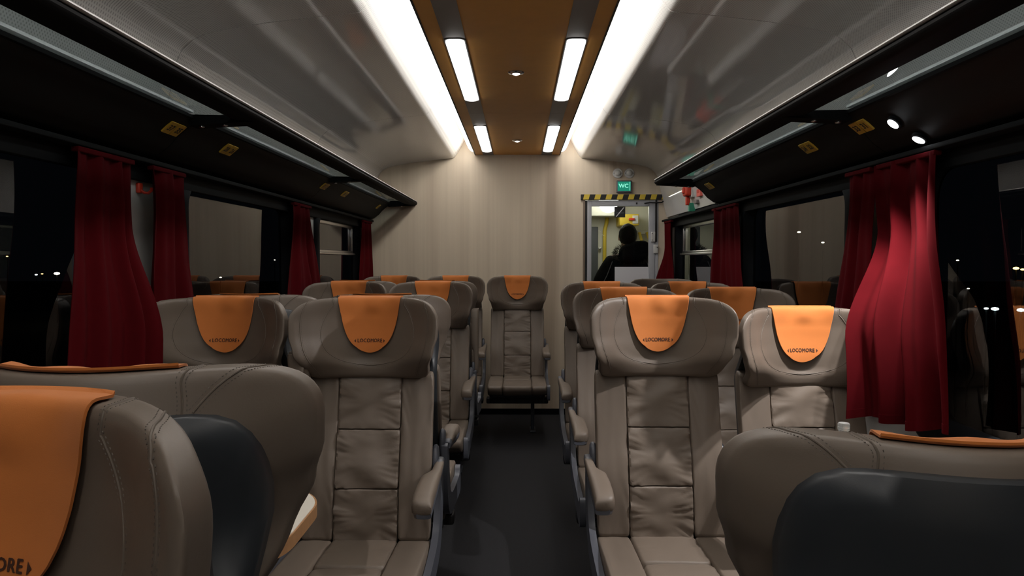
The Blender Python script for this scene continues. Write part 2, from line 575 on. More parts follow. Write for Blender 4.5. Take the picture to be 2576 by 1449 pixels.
# ------------------------------------------------------------------ ceiling
croot = bpy.data.objects.new('ceiling', None)
col.objects.link(croot)
croot['kind'] = 'structure'
croot['label'] = 'white dotted side panels either side of a brown centre panel'
PROF = [(0.44, 2.40), (0.465, 2.35), (0.492, 2.300), (0.518, 2.258), (0.540, 2.228), (0.550, 2.2195), (0.562, 2.2165), (0.70, 2.204), (0.88, 2.183), (1.03, 2.16),
        (1.10, 2.145), (1.15, 2.122), (1.185, 2.09), (1.205, 2.05), (1.222, 1.98), (1.24, 1.90), (1.262, 1.80), (1.285, 1.71)]
def offs(prof, t):
    out = []
    for i, p in enumerate(prof):
        a = prof[max(i - 1, 0)]; b = prof[min(i + 1, len(prof) - 1)]
        d = Vector((b[0] - a[0], b[1] - a[1])).normalized()
        out.append((p[0] - d.y * t, p[1] + d.x * t))
    return out
for s in (-1, 1):
    for a, b in zip(SEAMS, SEAMS[1:]):
        m = MB()
        base = [(s * x, z) for x, z in PROF]
        back = [(s * x, z) for x, z in offs(PROF, 0.018)]
        m.poly_y(base + back[::-1], a + 0.0025, b - 0.0025)
        obj('ceiling_panel', m.mesh('ceiling_panel', 'ceil', angle=35), croot)
    # backing behind the joints
    bk = [(s * x, z) for x, z in offs(PROF, 0.012)]
    bk2 = [(s * x, z) for x, z in offs(PROF, 0.03)]
    for yy in SEAMS[1:-1]:
        obj('joint_strip', MB().poly_y(bk + bk2[::-1], yy - 0.02, yy + 0.02).mesh('joint_strip', 'strip', angle=35), croot)
# closed roof above the coves
obj('roof_lining', MB().box(-0.5, 0.5, Y0, YE, 2.40, 2.44).mesh('roof_lining', 'white', False), croot)
# brown centre panel in lengths
PSE = [Y0, 0.65, 2.55, 4.60, YE]
for a, b in zip(PSE, PSE[1:]):
    obj('centre_panel', MB().box(-PX, PX, a + 0.001, b - 0.001, ZP, ZP + 0.028).mesh('centre_panel', 'panel', False), croot)
    for s in (-1, 1):
        xa, xb = sorted((s * 0.205, s * 0.295))
        obj('grey_strip', MB().box(xa, xb, a + 0.001, b - 0.001, ZP - 0.0025, ZP + 0.001).mesh('grey_strip', 'strip', False), croot)
for s in (-1, 1):
    xa, xb = sorted((s * (PX - 0.002), s * (PX + 0.006)))
    obj('panel_edge', MB().box(xa, xb, Y0, YE, ZP - 0.003, ZP + 0.03).mesh('panel_edge', 'black', False), croot)

# cove lights
for s, side in ((-1, 'left'), (1, 'right')):
    t = thing('cove_light', 'long glowing white cove strip along the %s edge of the brown ceiling panel' % side, 'light', (s * 0.41, 2.0, 2.27), 0, 'cove strips of the ceiling')
    for a, b in zip(SEAMS, SEAMS[1:]):
        pts = [(0.368, 2.256), (0.386, 2.262), (0.404, 2.276), (0.418, 2.298), (0.426, 2.322), (0.416, 2.324), (0.406, 2.302), (0.392, 2.284), (0.378, 2.276), (0.368, 2.274)]
        pts = [(s * (x - 0.41), z - 2.27) for x, z in pts]
        o = obj('diffuser', MB().poly_y(pts, max(a + 0.02, Y0 + 0.05) - 2.0, min(b - 0.012, YE - 0.10) - 2.0).mesh('diffuser', 'cove', angle=60), t)

# lamps in the brown panel
def stadium(x, w, y0, y1, r):
    pts = []
    for (cx, cy, a0) in ((x + w / 2 - r, y1 - r, 0), (x - w / 2 + r, y1 - r, 90), (x - w / 2 + r, y0 + r, 180), (x + w / 2 - r, y0 + r, 270)):
        for i in range(7):
            a = R(a0 + 15 * i)
            pts.append((cx + r * math.cos(a), cy + r * math.sin(a)))
    return pts
for (ya, yb, row) in ((-0.85, 0.3, 0), (1.1, 2.25, 1), (3.05, 4.19, 2), (5.0, 6.14, 3)):
    for s, side in ((-1, 'left'), (1, 'right')):
        lab = {0: 'oblong ceiling lamp behind the camera on the %s', 1: 'oblong ceiling lamp above the camera on the %s', 2: 'nearer %s oblong lamp in the brown ceiling panel', 3: 'smaller far %s oblong lamp in the brown ceiling near the end wall'}[row] % side
        t = thing('ceiling_light', lab, 'light', (s * 0.25, (ya + yb) / 2, ZP), 0, 'oblong lamps in the brown ceiling')
        L = (yb - ya) / 2
        obj('frame', MB().poly_z(stadium(0, 0.090, -L - 0.006, L + 0.006, 0.030), -0.006, 0.0).mesh('frame', 'black', angle=50), t)
        dm = MB()
        st = stadium(0, 0.078, -L, L, 0.028)
        st2 = stadium(0, 0.05, -L + 0.014, L - 0.014, 0.018)
        n = len(st)
        vs = [(x, y, -0.004) for x, y in st] + [(x, y, -0.012) for x, y in st] + [(x, y, -0.018) for x, y in st2]
        fs = [(i * n + k, i * n + (k + 1) % n, (i + 1) * n + (k + 1) % n, (i + 1) * n + k) for i in range(2) for k in range(n)] + [tuple(range(2 * n, 3 * n)), tuple(range(n))]
        obj('diffuser', dm.add(vs, fs).mesh('diffuser', 'lamp', angle=50), t)
for yy, lab in ((1.62, 'round downlight above the camera'), (3.60, 'nearer round chrome-ringed downlight in the middle of the brown ceiling'), (5.62, 'far round chrome-ringed downlight close to the end wall')):
    t = thing('downlight', lab, 'light', (0, yy, ZP), 0, 'round downlights in the brown ceiling')
    obj('ring', MB().lathe([(0.040, 0.0), (0.040, -0.004), (0.034, -0.010), (0.022, -0.012), (0.018, -0.004)], n=24).mesh('ring', 'chrome'), t)
    obj('lens', MB().lathe([(0.019, -0.004), (0.017, -0.012), (0.008, -0.016)], n=20).mesh('lens', 'down'), t)

# ------------------------------------------------------------------ luggage racks
RF = (0.87, 1.832)
FAS = [(1.096, 1.822), (1.106, 1.812), (1.123, 1.801), (1.145, 1.785), (1.168, 1.764), (1.195, 1.733), (1.235, 1.704), (1.285, 1.690)]
NUMS = {-1: [(2.49, '37', '35', 0.05), (2.96, '28', '26', 0.05), (4.42, '17', '15', 0.046), (4.93, '18', '16', 0.046), (6.12, '11', None, 0.046)],
        1: [(2.47, '33', '31', 0.05), (2.92, '24', '22', 0.05), (4.42, '13', '11', 0.046)]}
def rack(s, yend, brackets, side):
    root = thing('luggage_rack', 'dark luggage rack with glass shelf and yellow seat numbers along the %s wall' % side, 'luggage rack', (s * 1.1, 0, 1.8), 0, 'overhead luggage racks')
    ox, oz = s * 1.1, 1.8
    def pr(pts):
        return [(s * x - ox, z - oz) for x, z in pts]
    # front rail: dark box with a bright top edge
    rail = [(0.862, 1.826), (0.868, 1.816), (0.885, 1.812), (0.955, 1.818), (0.955, 1.830), (0.888, 1.842), (0.872, 1.842)]
    obj('front_rail', MB().poly_y(pr(rail), Y0, yend).mesh('front_rail', 'rackdark', angle=50), root)
    edge = [(0.861, 1.843), (0.865, 1.840), (0.880, 1.843), (0.880, 1.848), (0.866, 1.849), (0.862, 1.847)]
    obj('rail_edge', MB().poly_y(pr(edge), Y0, yend).mesh('rail_edge', 'edge', angle=50), root, label='bright metal edge of the rack rail')
    cuts = [Y0] + brackets
    for a, b in zip(cuts, cuts[1:]):
        a2, b2 = a + 0.035, b - 0.035
        gp = pr([(0.945, 1.829), (1.112, 1.834), (1.112, 1.841), (0.945, 1.836)])
        g = MB()
        n = 4
        vs = [(x, a2, z) for x, z in gp] + [(x, b2, z) for x, z in gp]
        g.add(vs, [(0, 1, 5, 4)], 0)
        g.add(vs, [(1, 2, 6, 5), (2, 3, 7, 6), (3, 0, 4, 7), (0, 1, 2, 3), (4, 5, 6, 7)], 1)
        me = g.mesh('glass_shelf', ['rackglass', 'clear'], False, recalc=False)
        # underside must face down
        if me.polygons[0].normal.z > 0:
            me.polygons[0].flip(); me.update()
        obj('glass_shelf', me, root)
        st = pr([(1.092, 1.842), (1.118, 1.842), (1.118, 1.852), (1.092, 1.850)])  # pale strip added for the bright reflection along the inner glass edge
        obj('glass_glint', MB().poly_y(st, a2, b2).mesh('glass_glint', 'edge', False), root)
        # fascia lengths
        a3, b3 = a + 0.002, b - 0.002
        back = [(x + 0.006, z + 0.010) for x, z in FAS]
        obj('fascia', MB().poly_y(pr(FAS + back[::-1]), a3, b3).mesh('fascia', 'fascia', angle=50), root)
        tr = pr([(1.090, 1.832), (1.092, 1.822), (1.102, 1.818), (1.106, 1.834)])
        obj('fascia_trim', MB().poly_y(tr, a3, b3).mesh('fascia_trim', 'rackdark', False), root)
    for yb in brackets:
        if yb < 1:
            continue
        bp = pr([(0.88, 1.812), (1.11, 1.800), (1.11, 1.836), (0.88, 1.832)])
        w = 0.036
        br = obj('bracket', MB().poly_y(bp, yb - w, yb + w).mesh('bracket', 'rackdark', False), root)
        for xb in (0.995, 1.075):
            sc_ = MB().lathe([(0.010, -0.001), (0.010, -0.005), (0.006, -0.008)], n=12)
            zz = 1.812 - (xb - 0.88) / 0.23 * 0.012
            obj('screw', sc_.mesh('screw', 'alu'), br, (s * xb - ox, yb - 0.012, zz - oz + 0.0005))
    # end cap: closing plate
    cap = pr([(0.862, 1.826), (0.885, 1.812), (1.09, 1.806)] + FAS[1:] + [(1.285, 1.72), (1.20, 1.79), (1.09, 1.85), (0.872, 1.848)])
    obj('end_cap', MB().poly_y(cap, yend, yend + 0.012).mesh('end_cap', 'rackdark', False), root)
    # yellow seat number plates on the fascia
    def fpt(t, off):
        i = min(int(t), len(FAS) - 2)
        f = t - i
        p = (FAS[i][0] + (FAS[i + 1][0] - FAS[i][0]) * f, FAS[i][1] + (FAS[i + 1][1] - FAS[i][1]) * f)
        d = Vector((FAS[i + 1][0] - FAS[i][0], FAS[i + 1][1] - FAS[i][1])).normalized()
        return (p[0] + d.y * off, p[1] - d.x * off)
    for (yy, n1, n2, h) in NUMS[s]:
        for k, txt in enumerate((n1, n2)):
            if txt is None:
                continue
            order = k if s < 0 else k
            # the first number stands nearer the window side in reading order
            yc = yy + (-0.027 if (k == 0) == (s < 0) else 0.027)
            w = 0.050
            a = Vector((s * fpt(2.0, 0.0015)[0], 0, fpt(2.0, 0.0015)[1]))
            b = Vector((s * fpt(4.0, 0.0015)[0], 0, fpt(4.0, 0.0015)[1]))
            up = (a - b).normalized()                       # top of the plate nearer the aisle
            c = (a + b) / 2
            nrm = Vector((-s * abs(up.z), 0, -abs(up.x))).normalized()
            rightv = Vector((0, 1, 0)) if s < 0 else Vector((0, -1, 0))
            def P(u, v, o):
                q = c + rightv * u + up * v + nrm * o
                return (q.x - ox, q.y + yc, q.z - oz)
            pl = MB()
            hw, hh = w / 2 - 0.001, h / 2
            vs = [P(u, v, o) for o in (-0.004, 0.0035) for u, v in ((-hw, -hh), (hw, -hh), (hw, hh), (-hw, hh))]
            pl.add(vs, [(0, 1, 2, 3), (4, 7, 6, 5), (0, 4, 5, 1), (1, 5, 6, 2), (2, 6, 7, 3), (3, 7, 4, 0)])
            plo = obj('number_plate', pl.mesh('number_plate', 'plate', False), root)
            tv, tf = text_verts(txt, 0.033, 0.0010)
            obj('lettering', MB().add([P(x, y, 0.0042) for x, y, z in tv], tf).mesh('lettering', 'black', False, recalc=False), plo)
    return root, ox, oz

rl, _, _ = rack(-1, YE - 0.03, [0.70, 2.56, 4.41, YE - 0.03], 'left')
rr, rox, roz = rack(1, 4.66, [0.70, 2.50, 4.66], 'right')
# lit reading lamps on the right hand fascia
for (x, z, yy, ang) in ((1.164, 1.767, 2.29, 42), (1.220, 1.713, 2.25, 30)):
    tilt = R(ang)
    o = obj('reading_lamp', MB().lathe([(0.024, 0.004), (0.024, -0.005), (0.019, -0.008)], n=24).mesh('reading_lamp', 'rackdark'), rr)
    o.location = (x - rox, yy, z - roz - 0.004)
    o.rotation_euler = (0, tilt, 0)
    lens = obj('lens', MB().lathe([(0.0185, -0.004), (0.0185, -0.010), (0.010, -0.014)], n=20).mesh('lens', 'read'), o)
for i, (x, z, yy, tx, ty, tz) in enumerate(((1.148, 1.742, 2.27, 0.55, 2.30, 0.5), (1.205, 1.686, 2.24, 0.85, 2.22, 0.5))):
    ld = bpy.data.lights.new('reading_spot', 'SPOT')
    ld.energy = READ_W * (2.8 if i == 0 else 1.0)
    ld.spot_size = R(104 if i == 0 else 62)
    ld.spot_blend = 0.5
    ld.shadow_soft_size = 0.014
    ld.color = (1.0, 0.96, 0.94)
    lo = bpy.data.objects.new('reading_spot', ld)
    col.objects.link(lo)
    lo.location = (x, yy, z)
    lo.rotation_euler = (Vector((tx, ty, tz)) - Vector((x, yy, z))).to_track_quat('-Z', 'Y').to_euler()

# ------------------------------------------------------------------ seats
def head_map(u, v, w):
    p = 4.6 if v > 0 else 4.6 + 8.0 * sstep(0.0, -0.9, v)
    rho = (abs(u) ** 12 + abs(v) ** 12) ** (1 / 12)
    if rho > 1e-6:
        k = rho / (abs(u) ** p + abs(v) ** p) ** (1 / p)
        u, v = u * k, v * k
    q = (rho ** 8 + abs(w) ** 8) ** (1 / 8)
    u, v = u / q, v / q
    w = w / (rho ** 5 + abs(w) ** 5) ** (1 / 5)
    W = interp([(-1, .200), (-.65, .206), (-.25, .224), (.15, .238), (.5, .241), (.8, .238), (1, .234)], v)
    B = 0.030 + 0.130 * sstep(-1.15, -0.30, v)
    au = abs(u)
    T0 = 0.050 - 0.014 * sstep(0.2, 1.0, v)
    T = T0 * (1 - 0.18 * au ** 3)
    x = u * W
    y = 0.002 + T0 + w * T - B * au ** 2.0 + 0.014 * v
    if w < 0:
        g = (au / 0.76) ** 2.6 + (max(0, -v) / 0.70) ** 2.6
        y += 0.011 * (1 - sstep(0.55, 1.0, g)) * abs(w) * (1 - 0.8 * sstep(0.5, 1.0, v))
    z = 1.078 + v * 0.134 + 0.010 * u * u * max(0, v)
    return (x, y, z)

def head_path(t):
    """t: 0 back face .. 1 front; (v,w) on the unit cube"""
    L = [(1, 0.30), (1, 0.28), (1, -1), (-1, -1)]
    seg = [0.01, 1.28 * 0.036 / 0.134, 2.0]
    tot = sum(seg)
    d = t * tot
    for (a, b), l in zip(zip(L, L[1:]), seg):
        if d <= l:
            f = d / l
            return (a[0] + (b[0] - a[0]) * f, a[1] + (b[1] - a[1]) * f)
        d -= l
    return L[-1]
# arc length table of the drape line at the middle
TT = [i / 400 for i in range(401)]
PP = [Vector(head_map(0, *head_path(t))) for t in TT]
AL = [0.0]
for a, b in zip(PP, PP[1:]):
    AL.append(AL[-1] + (b - a).length)
def t_at(d):
    d = max(0, min(AL[-1], d))
    lo, hi = 0, 400
    while hi - lo > 1:
        mid = (lo + hi) // 2
        if AL[mid] <= d: lo = mid
        else: hi = mid
    f = (d - AL[lo]) / max(1e-9, AL[hi] - AL[lo])
    return (lo + f) / 400
DTOP = AL[min(range(401), key=lambda i: -PP[i].z)]   # arc length at the crown
def drape(x, d, off):
    t = t_at(d)
    pa = head_path(t)
    u = x / 0.238
    for _ in range(6):
        hx = head_map(u, *pa)[0]
        if abs(hx) < 1e-5:
            break
        u *= x / hx
    p = Vector(head_map(u, *pa))
    q = Vector(head_map(u, *head_path(min(1, t + 0.006)))) - Vector(head_map(u, *head_path(max(0, t - 0.006))))
    r = Vector(head_map(u + 0.02, *pa)) - Vector(head_map(u - 0.02, *pa))
    n = q.cross(r).normalized()
    return p + n * off, n

COV_LEN = DTOP + 0.034 + 0.182
CHW = [(0, 1), (.2, .975), (.35, .93), (.464, .885), (.56, .845), (.654, .795), (.73, .74), (.806, .665), (.86, .58), (.90, .50), (.94, .39), (.97, .275), (.988, .17), (1, .04)]
def cover_hw(d):
    t = max(0.0, (d - DTOP) / (COV_LEN - DTOP))
    for (p, x), (q, y) in zip(CHW, CHW[1:]):
        if t <= q:
            return 0.108 * (x + (y - x) * (t - p) / (q - p))
    return 0.108 * 0.03
def cover_off(x, d):
    e = (d - DTOP) / (COV_LEN - DTOP)
    o = 0.0045
    if e > 0:
        o += 0.006 * sstep(0.1, 0.5, e) + 0.006 * sstep(0.55, 1.0, e)
        o += 0.0035 * math.exp(-((x - 0.012) / 0.03) ** 2 - ((e - 0.28) / 0.10) ** 2)
        o += 0.002 * math.sin(x * 70 + 2.0 * e) * math.exp(-((e - 0.2) / 0.12) ** 2)
    else:
        o += 0.003 + 0.004 * sstep(0, 0.4, -e)
    return o
def build_cover():
    rows, nrm = [], []
    nr, nc = 64, 22
    for i in range(nr + 1):
        f = i / nr
        d = COV_LEN * (f if f < 0.7 else 0.7 + 0.3 * math.sin((f - 0.7) / 0.3 * math.pi / 2))
        d = max(0.004, d)
        hw = max(0.004, cover_hw(d))
        row, nn = [], []
        for j in range(nc + 1):
            x = hw * (-1 + 2 * j / nc)
            p, n = drape(x, d, cover_off(x, d))
            row.append(tuple(p)); nn.append(tuple(n))
        rows.append(row); nrm.append(nn)
    return MB().sheet(rows, 0.0028, nrm)

def build_lettering():
    m = MB()
    dt = COV_LEN - 0.040
    def put(tv, tf):
        vs = []
        for x, y, z in tv:
            p, n = drape(x, dt - y, cover_off(x, dt - y) + 0.0009)
            vs.append(tuple(p))
        m.add(vs, tf)
    tv, tf = text_verts('LOCOMORE', 0.02, 0.0, space=1.08)
    wmax = max(v[0] for v in tv)
    k = 0.045 / wmax
    for dx, dy in ((-.0006, 0), (.0006, 0), (0, -.0004), (0, .0004)):      # bold strokes
        put([(x * k + dx, y * k * 1.15 + dy, z) for x, y, z in tv], tf)
    for s in (-1, 1):
        put([(s * 0.0505, 0.006, 0), (s * 0.0505, -0.006, 0), (s * 0.0562, 0, 0)], [(0, 1, 2)])
    return m

def subdiv_tri(m, n=1):
    return m

def front(u, v):
    return Vector(head_map(u, v, -1))
def smooth_path(pts, n):
    """Catmull-Rom through 2D points"""
    out = []
    P = [pts[0]] + list(pts) + [pts[-1]]
    for i in range(1, len(P) - 2):
        for k in range(n):
            t = k / n
            a, b, c, d = P[i - 1], P[i], P[i + 1], P[i + 2]
            out.append(tuple(0.5 * ((2 * b[q]) + (-a[q] + c[q]) * t + (2 * a[q] - 5 * b[q] + 4 * c[q] - d[q]) * t * t + (-a[q] + 3 * b[q] - 3 * c[q] + d[q]) * t ** 3) for q in range(len(b))))
    out.append(tuple(pts[-1]))
    return out

def cube_nrm(u, v, w):
    c = [u, w, v]                       # x, y, z order
    ax = max(range(3), key=lambda i: abs(c[i]))
    sg = 1 if c[ax] > 0 else -1
    def d(i):
        e = 0.03
        a, b = list(c), list(c)
        a[i] = min(1, a[i] + e); b[i] = max(-1, b[i] - e)
        return Vector(head_map(a[0], a[2], a[1])) - Vector(head_map(b[0], b[2], b[1]))
    n = d((ax + 1) % 3).cross(d((ax + 2) % 3)) * sg
    return n.normalized() if n.length > 1e-12 else Vector((0, -1, 0))
def cube_pt(u, v, w, off=0.0):
    m_ = max(abs(u), abs(v), abs(w))
    u, v, w = u / m_, v / m_, w / m_
    p = Vector(head_map(u, v, w))
    return p + cube_nrm(u, v, w) * off if off else p

# seam lines of the headrest given on the unit cube (u, v, w)
def front_inv(x, z):
    """point of the unit cube's front face that lands at (x, z)"""
    u, v = x / 0.24, (z - 1.078) / 0.134
    for _ in range(25):
        h = head_map(u, v, -1)
        u = max(-1, min(1, u + 0.8 * (x - h[0]) / 0.24))
        v = max(-1, min(1, v + 0.8 * (z - h[2]) / 0.134))
    return (u, v, -1)
_ix = [(0.118, 1.192), (0.135, 1.165), (0.152, 1.120), (0.152, 1.078), (0.130, 1.033), (0.082, 1.002), (0.0, 0.988)]
_ix = [(-x, z) for x, z in _ix] + [(x, z) for x, z in reversed(_ix[:-1])]
inner = [(-.53, 1, -.8)] + [front_inv(x, z) for x, z in smooth_path(_ix, 5)] + [(.53, 1, -.8)]
_wx = [(0.160, 0.955), (0.176, 1.0), (0.195, 1.05), (0.206, 1.105), (0.206, 1.155), (0.198, 1.188)]
def wing(s):     # down the front of the wing, over its top corner to the back
    f = [front_inv(s * x, z) for x, z in smooth_path(_wx, 5)]
    return f + [(s * .86, 1, -.5), (s * .83, 1, 0.1), (s * .77, 1, .7), (s * .70, .92, 1), (s * .60, .70, 1)]
def over(s):     # short seam across the top beside the cover
    return [(s * .53, 1, -.8), (s * .53, 1, -.3), (s * .53, 1, .3), (s * .53, 1, .85), (s * .54, .92, 1), (s * .55, .68, 1)]
SEAMLINES = [inner, wing(-1), wing(1), over(-1), over(1)]
from mathutils.bvhtree import BVHTree
_hb = blob(head_map, 60, 44, 20)
HEAD_BVH = BVHTree.FromPolygons(_hb.v, _hb.f)
def build_seams():
    m = MB()
    for L in SEAMLINES:
        pts = [HEAD_BVH.find_nearest(cube_pt(*q))[0] for q in smooth_path(L, 3)]
        for _ in range(2):
            pts = [pts[0]] + [HEAD_BVH.find_nearest((a + b * 2 + c) / 4)[0] for a, b, c in zip(pts, pts[1:], pts[2:])] + [pts[-1]]
        m.tube(pts, 0.0014, 6)
    return m
def build_stitches():
    m = MB()
    for L in SEAMLINES:
        raw = smooth_path(L, 4)
        pts = [cube_pt(*q) for q in raw]
        for _ in range(3):
            pts = [pts[0]] + [HEAD_BVH.find_nearest((a + b * 2 + c) / 4)[0] for a, b, c in zip(pts, pts[1:], pts[2:])] + [pts[-1]]
        # side direction on the surface
        acc = 0.0
        nxt = 0.0
        for i in range(1, len(pts) - 1):
            seg = pts[i + 1] - pts[i]
            l = seg.length
            t = seg.normalized() if l > 0 else Vector((0, 0, 1))
            rq = raw[i]
            mm = max(abs(q) for q in rq)
            n = cube_nrm(*[q / mm for q in rq])
            b = t.cross(n)
            if b.length < 1e-6:
                continue
            b.normalize()
            d = nxt - acc
            while d < l:
                for sd in (-1, 1):
                    p = HEAD_BVH.find_nearest(pts[i] + t * d + b * (sd * 0.0052))[0]
                    m.tube([p - t * 0.0011, p + t * 0.0011], 0.0006, 4)
                nxt += 0.0052
                d = nxt - acc
            acc += l
    return m

# backrest line: front surface depth at height z
def yline(z):
    return 0.012 + (z - 0.95) * 0.235

def wrink(u, v, amp, seed):
    e = max(0.0, 1 - (1 - abs(u)) / 0.75)
    ev = max(0.0, 1 - (1 - abs(v)) / 0.5)
    c = v + 0.55 * (1 - abs(u)) * (1 if v > 0 else -1) * min(1, abs(v) * 3)
    q = u - 0.35 * (1 - abs(v)) * (1 if u > 0 else -1)
    k = noise.noise(Vector((abs(u) * 1.0 + seed, c * 5.5, seed * 2.1 + (3 if u > 0 else 0))))
    r1 = abs(noise.noise(Vector((abs(u) * 0.7 + seed * 1.7, c * 3.6, seed * 4.0 + (5 if u > 0 else 0)))))
    r2 = abs(noise.noise(Vector((q * 3.4 + seed * 0.7, abs(v) * 0.8, seed * 5.0 + (5 if v > 0 else 0)))))
    k2 = noise.noise(Vector((u * 1.6 + seed * 3, v * 1.8, seed)))
    return amp * (0.7 * k * e - 3.0 * max(0, 0.14 - r1) * e - 2.2 * max(0, 0.12 - r2) * ev * ev + 0.7 * k2)

def pad(x0, x1, z0, z1, thick, proud, amp, seed, p=9, slot=None):
    """upholstered pad on the leaning backrest"""
    cx, hx = (x0 + x1) / 2, (x1 - x0) / 2
    cz, hz = (z0 + z1) / 2, (z1 - z0) / 2
    def fn(u, v, w):
        a, b, c = pnorm(u, v, w, p)
        x = cx + a * hx
        z = cz + b * hz
        puff = proud * (1 - 0.55 * a * a) * (1 - 0.5 * b * b)
        y = yline(z) + thick / 2 + c * thick / 2 - (puff if c < 0 else 0) * abs(c)
        if c < 0:
            y += wrink(a, b, amp, seed) * abs(c)
        lum = 0.016 * math.exp(-((z - 0.62) / 0.12) ** 2)
        y -= lum
        return (x, y, z)
    return blob(fn, 22, 34, 3)

def cpad(x0, x1, y0, y1, z0, z1, proud, amp, seed, p=7):
    """pad of the seat cushion"""
    cx, hx = (x0 + x1) / 2, (x1 - x0) / 2
    cy, hy = (y0 + y1) / 2, (y1 - y0) / 2
    cz, hz = (z0 + z1) / 2, (z1 - z0) / 2
    def fn(u, v, w):
        a, b, c = pnorm(u, v, w, p)
        x = cx + a * hx
        y = cy + c * hy
        z = cz + b * hz
        if b > 0:
            z += (proud * (1 - 0.5 * a * a) * (1 - 0.5 * c * c) + wrink(a, c, amp, seed)) * b
        # rolled front edge and a slight rise to the front
        f = sstep(-0.40, -0.62, y)
        z -= 0.020 * f * max(0, b)
        if y < -0.50 and b < 0:
            y += 0.05 * (-b) * sstep(-0.50, -0.60, y)
        z += (-y - 0.35) * 0.05
        return (x, y, z)
    return blob(fn, 18, 6, 26)

SM = {}
SM['headrest'] = blob(head_map, 30, 22, 10).mesh('headrest', 'leather_head', angle=70)
SM['seams'] = build_seams().mesh('piping', 'seam')
SM['stitch'] = build_stitches().mesh('stitching', 'thread')
SM['cover'] = build_cover().mesh('headrest_cover', 'orange', angle=50)
SM['letter'] = build_lettering().mesh('lettering', 'print', False, recalc=False)
def shell_fn(u, v, w):
    a, b, c = pnorm(u, v, w, 8)
    W = interp([(-1, .198), (0.2, .203), (0.75, .206), (1, .200)], b)
    z = 0.775 + b * 0.392
    y = 0.074 + (min(z, 0.95) - 0.95) * 0.235 + max(0, z - 0.95) * 0.09 - 0.095 * abs(a) ** 2.2 * sstep(0.42, 0.72, b) + c * 0.026
    return (a * W, y, z)
SM['shell'] = blob(shell_fn, 18, 24, 4).mesh('back_shell', 'shell', angle=70)
def slab_fn(u, v, w):
    a, b, c = pnorm(u, v, w, 8)
    z = 0.70 + b * 0.262
    return (a * 0.203, yline(z) + 0.034 + c * 0.024, z)
SM['backrest'] = blob(slab_fn, 8, 10, 3).mesh('backrest', 'leather', angle=60)
CX = 0.106
SM['bolL'] = pad(-0.212, -CX, 0.42, 0.960, 0.045, 0.005, 0.0050, 1.3, 16).mesh('side_bolster', 'leather', angle=70)
SM['bolR'] = pad(CX, 0.212, 0.42, 0.960, 0.045, 0.005, 0.0050, 5.1, 16).mesh('side_bolster', 'leather', angle=70)
SM['pad1'] = pad(-CX, CX, 0.776, 0.960, 0.045, 0.006, 0.0095, 2.2, 26).mesh('centre_pad', 'leather', angle=70)
SM['pad2'] = pad(-CX, CX, 0.591, 0.776, 0.045, 0.007, 0.0095, 3.7, 26).mesh('centre_pad', 'leather', angle=70)
SM['pad3'] = pad(-CX, CX, 0.42, 0.591, 0.045, 0.006, 0.0095, 7.9, 26).mesh('centre_pad', 'leather', angle=70)
SM['cushion'] = MB().rbox(-0.205, 0.205, -0.545, -0.06, 0.335, 0.40, 0.02).mesh('seat_cushion', 'under')
SM['cL'] = cpad(-0.216, -CX, -0.615, -0.085, 0.345, 0.440, 0.004, 0.002, 1.1, 12).mesh('side_bolster', 'leather', angle=70)
SM['cR'] = cpad(CX, 0.216, -0.615, -0.085, 0.345, 0.440, 0.004, 0.002, 4.4, 12).mesh('side_bolster', 'leather', angle=70)
SM['cA'] = cpad(-CX, CX, -0.345, -0.085, 0.345, 0.440, 0.005, 0.004, 6.2, 20).mesh('centre_pad', 'leather', angle=70)
SM['cB'] = cpad(-CX, CX, -0.618, -0.346, 0.345, 0.440, 0.005, 0.004, 8.8, 12).mesh('centre_pad', 'leather', angle=70)
# fine stitch rows along the outer side of the backrest
def build_backstitch():
    m = MB()
    for s in (-1, 1):
        z = 0.46
        while z < 0.95:
            lum = 0.016 * math.exp(-((z - 0.62) / 0.12) ** 2)
            x = s * 0.203
            y = yline(z) - lum - 0.0005
            m.tube([(x, y, z), (x, yline(z + 0.003) - lum - 0.0005, z + 0.003)], 0.0008, 4)
            z += 0.0065
    return m
SM['bstitch'] = build_backstitch().mesh('stitching', 'thread')

# armrest in side view, hinge at (y=0.0, z=0.668)
def build_armpad(s):
    """pad widens towards the seat (s = side of the seat the armrest stands on)"""
    st = [(-0.030, 0.660, 0.0135, 0.010), (-0.07, 0.655, 0.015, 0.014), (-0.12, 0.651, 0.016, 0.016), (-0.145, 0.649, 0.021, 0.017), (-0.175, 0.646, 0.029, 0.020),
          (-0.25, 0.640, 0.031, 0.023), (-0.33, 0.633, 0.031, 0.025), (-0.372, 0.627, 0.030, 0.024), (-0.386, 0.625, 0.026, 0.019), (-0.391, 0.624, 0.016, 0.011)]
    vs, n = [], 14
    for y, z, hw, hh in st:
        cx = -s * (hw - 0.0145)
        for k in range(n):
            a = 2 * math.pi * k / n
            c, d = math.cos(a), math.sin(a)
            e = 0.55
            vs.append((cx + hw * math.copysign(abs(c) ** e, c), y, z + hh * math.copysign(abs(d) ** e, d)))
    m = MB()
    fs = [(i * n + k, i * n + (k + 1) % n, (i + 1) * n + (k + 1) % n, (i + 1) * n + k) for i in range(len(st) - 1) for k in range(n)]
    fs += [tuple(range(n)), tuple(range((len(st) - 1) * n, len(st) * n))]
    return m.add(vs, fs)
